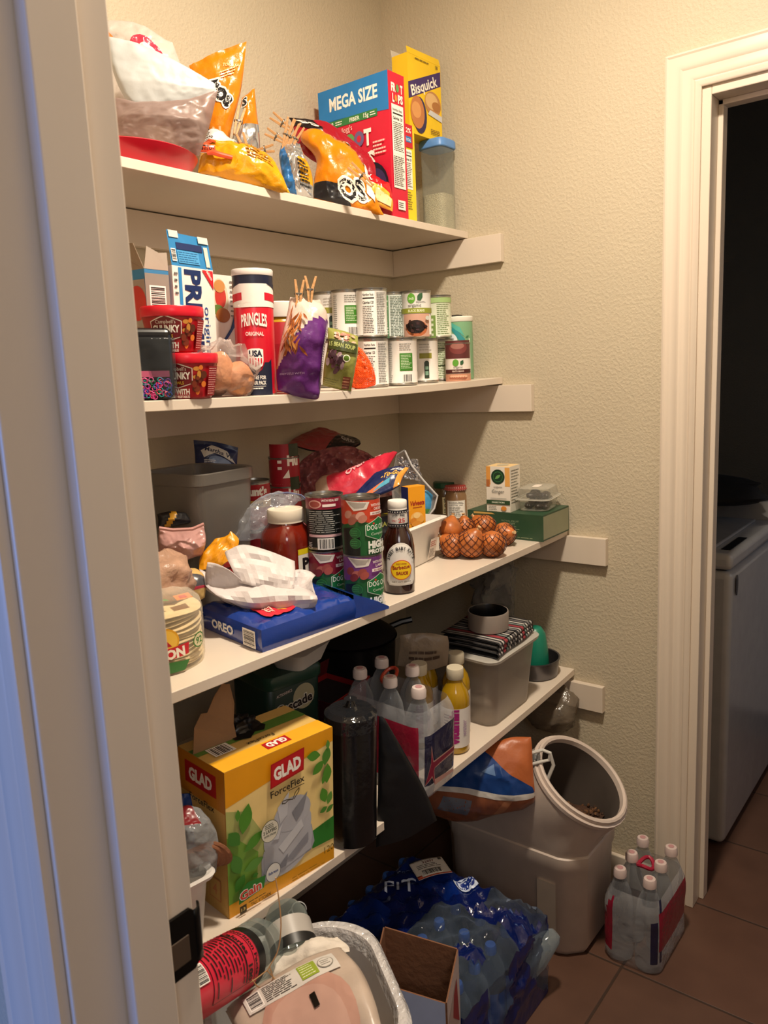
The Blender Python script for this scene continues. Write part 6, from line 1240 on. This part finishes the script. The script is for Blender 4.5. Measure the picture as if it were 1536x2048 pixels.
# store tag on the case
la = Art().rect(0, .068, .085, .0, '#ded9d2').text('32607', .045, .053, .008, '#6a2a24', .03).lines(.012, .033, .072, .05, 3, '#55504a', .35).bars(.018, .008, .066, .028, bg='#ded9d2').rect(0, 0, .085, .004, '#c4553a').rect(.0, .004, .012, .012, '#c4553a').rect(.072, .056, .080, .063, '#55504a')
b = MB(M('#ded9d2', .5)); o0 = atZ(838, 1762, .262); ux = (atZ(915, 1742, .262)-o0).normalized(); uy = Vector((-ux.y, ux.x, 0)); uy = uy if (atZ(815, 1712, .262)-o0).dot(uy) > 0 else -uy
la.apply(b, lambda x, y, o: o0+ux*x+uy*y+Vector((0, 0, .004*sin(x*40)+o)), .01); tag(b.build('store_tag', None, o0, solid=.0004), 'white store tag with red edge and barcode on the blue water case', 'tag')
# cardboard carton with blue-white outside
BX = [(-.886, -.584), (-.840, -.722), (-.919, -.747), (-.962, -.612)]
t = T('cardboard_box', 'open cardboard box with pale blue outside in front of the water case', 'box', (-.902, -.666, 0))
brn = M('#7a5138', .85, 0, .15, 60); blu = M('#b0bee0', .5); V_ = [Vector((x-t.location.x, y-t.location.y, 0)) for x, y in BX]
Hh = [.36, .345, .30, .31]
for k in range(4):
    a_, b_ = V_[k], V_[(k+1) % 4]; h0, h1 = Hh[k], Hh[(k+1) % 4]; n_ = (b_-a_).normalized().cross(Vector((0, 0, 1))); c_ = Vector((0, 0, 0)); n_ = n_ if n_.dot((a_+b_)/2) > 0 else -n_
    b = MB(brn); zz = [Vector((0, 0, h0)), Vector((0, 0, h1))]
    P = [a_, b_, b_+zz[1], a_+zz[0]]; Q_ = [p+n_*.003 for p in P]
    for p in P+Q_: b.v(p)
    out = blu if k in (2,) else M('#b9a8a4', .5)
    b.f((0, 1, 2, 3), brn); b.f((4, 5, 6, 7), out); b.f((3, 2, 6, 7), brn); b.f((0, 3, 7, 4), brn); b.f((1, 2, 6, 5), brn)
    L_ = (b_-a_).length; ux_ = (b_-a_)/L_
    if k == 2:
        ar = Art().rect(0, .0, L_, .20, '#a8b2d2').ell(L_*.72, .275, .007, .010, '#4a2018').ell(L_*.74, .252, .007, .008, '#4a2018').ell(L_*.74, .252, .003, .006, '#8a9cc4').bars(.05, .10, .09, .15).rect(0, .21, L_, .212, '#c6cbe0')
        ar.apply(b, lambda x, y, o: a_+ux_*x+Vector((0, 0, y))+n_*(.003+o))
    if k == 1:
        ar = Art().poly([(.0, .0), (L_, .0), (L_, .25), (L_*.3, .3)], '#a8928c').poly([(.01, .2), (L_*.6, .24), (L_*.5, .28), (.02, .3)], '#8a2a2a').ell(L_*.5, .15, .02, .03, '#8f2f2c')
        ar.apply(b, lambda x, y, o: a_+ux_*x+Vector((0, 0, y))+n_*(.003+o))
    b.build(['back_panel', 'side_panel', 'front_panel', 'side_panel'][k], t, smooth=0)
b = MB(brn); [b.v(p+Vector((0, 0, .002))) for p in V_]; b.f((0, 1, 2, 3)); b.build('bottom_panel', t, smooth=0)
# front trash basket
TC = Vector((-1.262, -.735, 0)); TR = -.6
def tring(hx, hy, z, r=.085, n=10):
    return [(TC.x*0+x*cos(TR)-y*sin(TR), x*sin(TR)+y*cos(TR), z) for x, y, _ in rr_ring(hx, hy, z, r, n)]
t = T('trash_basket', 'large white plastic waste basket lined with a clear bag', 'basket', TC); t.scale = (1, 1, .97)
b = MB(M('#cfcac8', .38)); b.rings([tring(.10, .105, 0), tring(.105, .11, .01), tring(.127, .137, .54), tring(.134, .144, .548), tring(.136, .146, .562), tring(.131, .141, .566), tring(.125, .135, .562), tring(.122, .132, .54), tring(.10, .105, .012)]); b.build('basket_body', t, smooth=45)
lm = film('#e9e6e6', .55, .3, .10, .9, 70)
b = MB(lm); R = []
for hx, z in ((.140, .50), (.139, .545), (.141, .564), (.135, .571), (.126, .569), (.122, .545)):
    R.append([(x*(1+.012*noise.noise(Vector((x*40, y*40, z*25)))), y*(1+.012*noise.noise(Vector((x*40, y*40, z*25)))), zz) for x, y, zz in tring(hx, hx+.010, z)])
b.rings(R, cap0=False, cap1=False); b.build('bag_liner', t, smooth=50)
# bottle lying in the basket
bp = [atZ(u, v, .50) for u, v in ((330, 2010), (600, 1850))]
p0 = facing(395, 1970, (-1.36, -.70)); p1 = facing(585, 1850, (-1.24, -.60))
ax = (facing(600, 1835, (-1.20, -.63), -.01)-facing(425, 1935, (-1.335, -.70), .03)).normalized()
t = T('soda_bottle', 'clear soda bottle with a red nutrition label lying in the waste basket', 'bottle', facing(425, 1950, (-1.335, -.70)))
z_ = ax; x_ = z_.cross(Vector((0, 0, 1))).normalized(); y_ = z_.cross(x_); X = Matrix(((x_.x, y_.x, z_.x), (x_.y, y_.y, z_.y), (x_.z, y_.z, z_.z))).to_4x4()
r = .040; MB(film('#b9c4c0', .07, .55, .04)).lathe([(r*.7, -.13), (r*.98, -.125), (r, -.1), (r, .075), (r*1.02, .082), (r*.93, .090), (r*1.03, .10), (r*.95, .11), (r*1.02, .12), (r*.8, .14), (r*.5, .165), (r*.36, .178), (r*.36, .19)], 32, X=X).build('bottle_body', t)
b = MB(M('#c2203a', .35)); b.lathe([(r*1.02, -.11), (r*1.02, .055)], 40, X=X, cap0=False, cap1=False); b.lathe([(r*1.022, .055), (r*1.022, .072)], 40, m=M('#0f0d0e', .35), X=X, cap0=False, cap1=False)
vdir = X.inverted().to_3x3() @ (CAM-t.location); vph = atan2(vdir.y, vdir.x)
a = Art().rect(-.055, -.055, .035, .0535, '#1a0d10').rect(-.054, -.054, .034, .0525, '#c2203a').text('Nutrition Facts', -.051, .044, .0065, '#1a0d10', .08, .03, al='l').rect(-.052, .040, .032, .0415, '#1a0d10').text('Calories', -.051, .026, .008, '#1a0d10', .05, .03, al='l').text('100', .012, .026, .009, '#1a0d10', .02, .04, al='l').rect(-.052, .020, .032, .023, '#1a0d10').lines(-.052, -.05, .032, .018, 9, '#1a0d10', .3).bars(-.02, -.085, .005, -.062)
a.apply(b, lambda x, y, o: X @ Vector(((r*1.025+o)*cos(vph+x/r), (r*1.025+o)*sin(vph+x/r), y)), .006); b.build('label', t)
# second bottle end and metal ring
t = T('plastic_bottle', 'crushed clear bottle with a black and white label at the back of the waste basket', 'bottle', facing(580, 1870, (-1.215, -.65)))
ax = Vector((.3, .5, .25)).normalized(); z_ = ax; x_ = z_.cross(Vector((0, 0, 1))).normalized(); y_ = z_.cross(x_); X = Matrix(((x_.x, y_.x, z_.x), (x_.y, y_.y, z_.y), (x_.z, y_.z, z_.z))).to_4x4()
MB(film('#a9b4b0', .10, .6, .04)).lathe([(.02, -.05), (.033, -.045), (.036, -.01), (.034, .03), (.025, .045)], 28, X=X).build('bottle_body', t)
b = MB(M('#a9a49e', .4)); b.lathe([(.0365, -.018), (.0365, .012)], 32, X=X, cap0=False, cap1=False); b.lathe([(.037, -.034), (.0372, -.018)], 32, m=M('#141414', .4), X=X, cap0=False, cap1=False); b.build('label', t)
c0 = facing(598, 1818, (-1.17, -.57)); b = MB(M('#b9bcc0', .3, .3)); b.tube([c0+RX*.012*cos(q_)+UP*.012*sin(q_) for q_ in [k*pi/10 for k in range(20)]], .0011, seg=6, closed=True)
b.tube([c0-RX*.012, c0-RX*.018-UP*.006, c0-RX*.014-UP*.014], .0011, seg=6); tag(b.build('plastic_ring', None, c0), 'small clear plastic ring against the back wall of the waste basket', 'ring')
# meat tray in film
a = (-1.27, -.78)
MT = M('#b9a798', .35, 0, .25, 20, .1)
art = Art().rect(.045, .155, .175, .198, '#d9d4cc').bars(.05, .160, .075, .192, horiz=True).lines(.08, .16, .12, .194, 9, '#55504a', .35).rect(.122, .16, .145, .194, '#93a637').lines(.124, .163, .143, .191, 5, '#e6ecc4', .3).ell(.158, .177, .012, .012, '#8a857c').ell(.158, .177, .0105, .0105, '#d9d4cc').lines(.15, .17, .166, .184, 3, '#8a857c', .4).rect(.105, .105, .114, .132, '#17130f')
def mcf(u, v, f): return M('#b08a7a', .35, 0, .25, 20, .12) if (.25 < u < .8 and .15 < v < .72) else MT
TRW = [[(600, 2240), (670, 2200), (740, 2160), (775, 2110)], [(530, 2150), (610, 2110), (690, 2060), (752, 2010)], [(478, 2072), (560, 2030), (650, 1980), (722, 1940)], [(452, 2024), (530, 1975), (612, 1928), (682, 1896)]]
art = Art().ell(.105, .085, .075, .085, '#b98f80').ell(.10, .08, .06, .07, '#c09a8c').rect(.03, .150, .175, .192, '#d2cdc6').bars(.034, .153, .058, .188, horiz=True).lines(.062, .154, .112, .188, 9, '#45403c', .4).rect(.116, .156, .142, .189, '#93a637').lines(.118, .158, .140, .187, 5, '#e6ecc4', .3).ell(.157, .172, .013, .013, '#8a857c').ell(.157, .172, .0115, .0115, '#d2cdc6').lines(.149, .165, .165, .179, 3, '#8a857c', .4).rect(.115, .108, .124, .130, '#17130f')
pouch('meat_tray', [[facing(u, v, a, f) for u, v in r] for r, f in zip(TRW, (.15, .09, .03, -.03))], .022, 'film-wrapped pinkish meat tray with a price sticker in the waste basket', 'tray', MT, art=art, arts=(.2, .22), seed=113, wr=.004, ws=10, pu=.28, pv=(.35, .22), sm=60, nu=44, nv=44)
pouch('paper_towel', [[facing(u, v, (-1.24, -.74), f) for u, v in r] for r, f in (([(470, 2010), (550, 1970), (630, 1930), (700, 1905)], -.01), ([(490, 1975), (550, 1935), (620, 1900), (696, 1890)], -.03), ([(520, 1945), (570, 1910), (630, 1885), (675, 1874)], -.05))], .010, 'crumpled white paper towel behind the meat tray in the waste basket', 'paper towel', M('#d9d0c4', .7, 0, .3, 40), seed=117, wr=.01, ws=26)
blob('garbage', (-1.235, -.71, .34), (.11, .11, .09), M('#a89c90', .6, 0, .4, 20), 118, .25, 8, 'pale crumpled rubbish filling the waste basket below the tray', 'rubbish')
SM = M('#c9a070', .7)
for k, P in enumerate(([(551, 1755), (558, 1800), (562, 1850), (556, 1900), (535, 1940)], [(535, 1940), (500, 1965), (455, 1985), (420, 2000)], [(540, 1935), (545, 1960), (520, 1975), (505, 1960)], [(535, 1942), (560, 1965), (600, 1975)])):
    c = facing(*P[0], (-1.24, -.72), .05); b = MB(SM); b.tube([cat_rom([facing(u, v, (-1.24, -.72), .05) for u, v in P], i/14) for i in range(15)], .0009, seg=5)
    tag(b.build('string', None, c), ['long tan string hanging up in front of the yellow carton', 'tan string trailing left over the red bottle label', 'short curled tan string over the paper towel', 'tan string running right onto the meat tray'][k], 'string', 'strings over the waste basket')

# ================================================================== LAUNDRY ROOM
t = T('washing_machine', 'white top-load washing machine through the laundry doorway', 'washing machine', (.66, -.57, 0))
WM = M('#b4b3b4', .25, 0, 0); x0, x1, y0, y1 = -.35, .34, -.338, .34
MB(WM).box(x0, y0, .012, x1, y1, .845).build('cabinet', t, smooth=30, bevel=.02, bseg=4)
MB(WM).box(x0, y0, .850, x1, y1, .897).build('top_panel', t, smooth=30, bevel=.016, bseg=4)
MB(M('#a2a2a4', .2)).box(x0+.06, y0+.06, .896, x1-.16, y1-.06, .906).build('lid', t, smooth=30, bevel=.008)
b = MB(WM); b.rings([[(x1-.13, y, .895), (x1, y, .895), (x1, y, .955), (x1-.09, y, .955)] for y in (y0+.005, y1-.005)]); b.build('control_console', t, smooth=0, bevel=.006)
MB(M('#2a2224', .3)).lathe([(.012, 0), (.02, .002), (.02, .004), (.01, .005)], 28, X=Matrix.Translation((x0+.05, y0-.0, .80)) @ Matrix.Rotation(pi/2, 4, 'X') @ Matrix.Scale(.6, 4, (1, 0, 0)) @ Matrix.Scale(1.5, 4, (0, 1, 0))).build('emblem', t)
MB(M('#1a1a1c', .4)).box(x0+.06, y0+.02, .897, x0+.25, y0+.045, .8985).build('dispenser_slot', t, smooth=0)
MB(M('#141414', .6)).box(x0+.03, y0+.03, 0, x1-.03, y1-.03, .014).build('feet_plinth', t, smooth=0)
blob('dark_clothes', (.80, -.62, .99), (.17, .30, .055), M('#100f12', .9, 0, .5, 30), 121, .35, 7, 'heap of black laundry lying on top of the washing machine', 'laundry', flat=.956)
blob('dark_clothes', (.88, -.50, 1.05), (.14, .22, .05), M('#2a2220', .9, 0, .5, 30), 122, .35, 7, 'dark brown garment on the black laundry heap', 'laundry')
t = T('laundry_cabinet', 'pale cabinet standing past the washing machine in the laundry room', 'cabinet', (1.35, -1.16, 0))
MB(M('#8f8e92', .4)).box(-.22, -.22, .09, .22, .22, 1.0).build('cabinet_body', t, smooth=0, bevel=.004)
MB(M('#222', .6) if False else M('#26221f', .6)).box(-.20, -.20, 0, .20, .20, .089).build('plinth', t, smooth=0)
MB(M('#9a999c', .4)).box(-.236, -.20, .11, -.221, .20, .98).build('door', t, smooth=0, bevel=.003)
t = T('wall_outlet', 'dim wall outlet plate on the laundry wall above the washing machine', 'outlet', (2.299, -1.12, 1.12))
MB(M('#8c857a', .4)).box(-.006, -.04, -.06, 0, .04, .06).build('cover_plate', t, smooth=0, bevel=.003)
for z in (-.022, .022): MB(M('#5f5a52', .4)).box(-.008, -.016, z-.014, -.0055, .016, z+.014).build('socket', t, smooth=0, bevel=.002)
# settle everything that stands on a board onto its sagging surface
for o in list(COL.objects):
    if o.parent or o.type not in ('EMPTY', 'MESH') or o.get('kind') == 'structure' or o.get('category') in ('shelf', 'clothespin', 'clip', 'string') or o.name in TRACED: continue
    x, y, z = o.location
    for i in (0, 1, 2, 3):
        if SZ[i]-.01 <= z <= SZ[i]+.36 and -.66 < y < 0 and -1.53 < x < 0 and not (i == 3 and y < -.64):
            yy = max(y, -SD[i]); e = .01
            gx = (sagz(i, x+e, yy)-sagz(i, x-e, yy))/(2*e); gy = SAG[i]*(1-((x+.765)/.765)**2)/SD[i]
            n = Vector((-gx, -gy, 1)).normalized(); Rr = Vector((0, 0, 1)).rotation_difference(n).to_matrix().to_4x4()
            o.matrix_world = Matrix.Translation((x, y, sagz(i, x, yy)+.0004)) @ Rr @ Matrix.Translation((-x, -y, -SZ[i])) @ (Matrix.Translation(o.location) @ o.rotation_euler.to_matrix().to_4x4())
            break
bpy.context.view_layer.update()
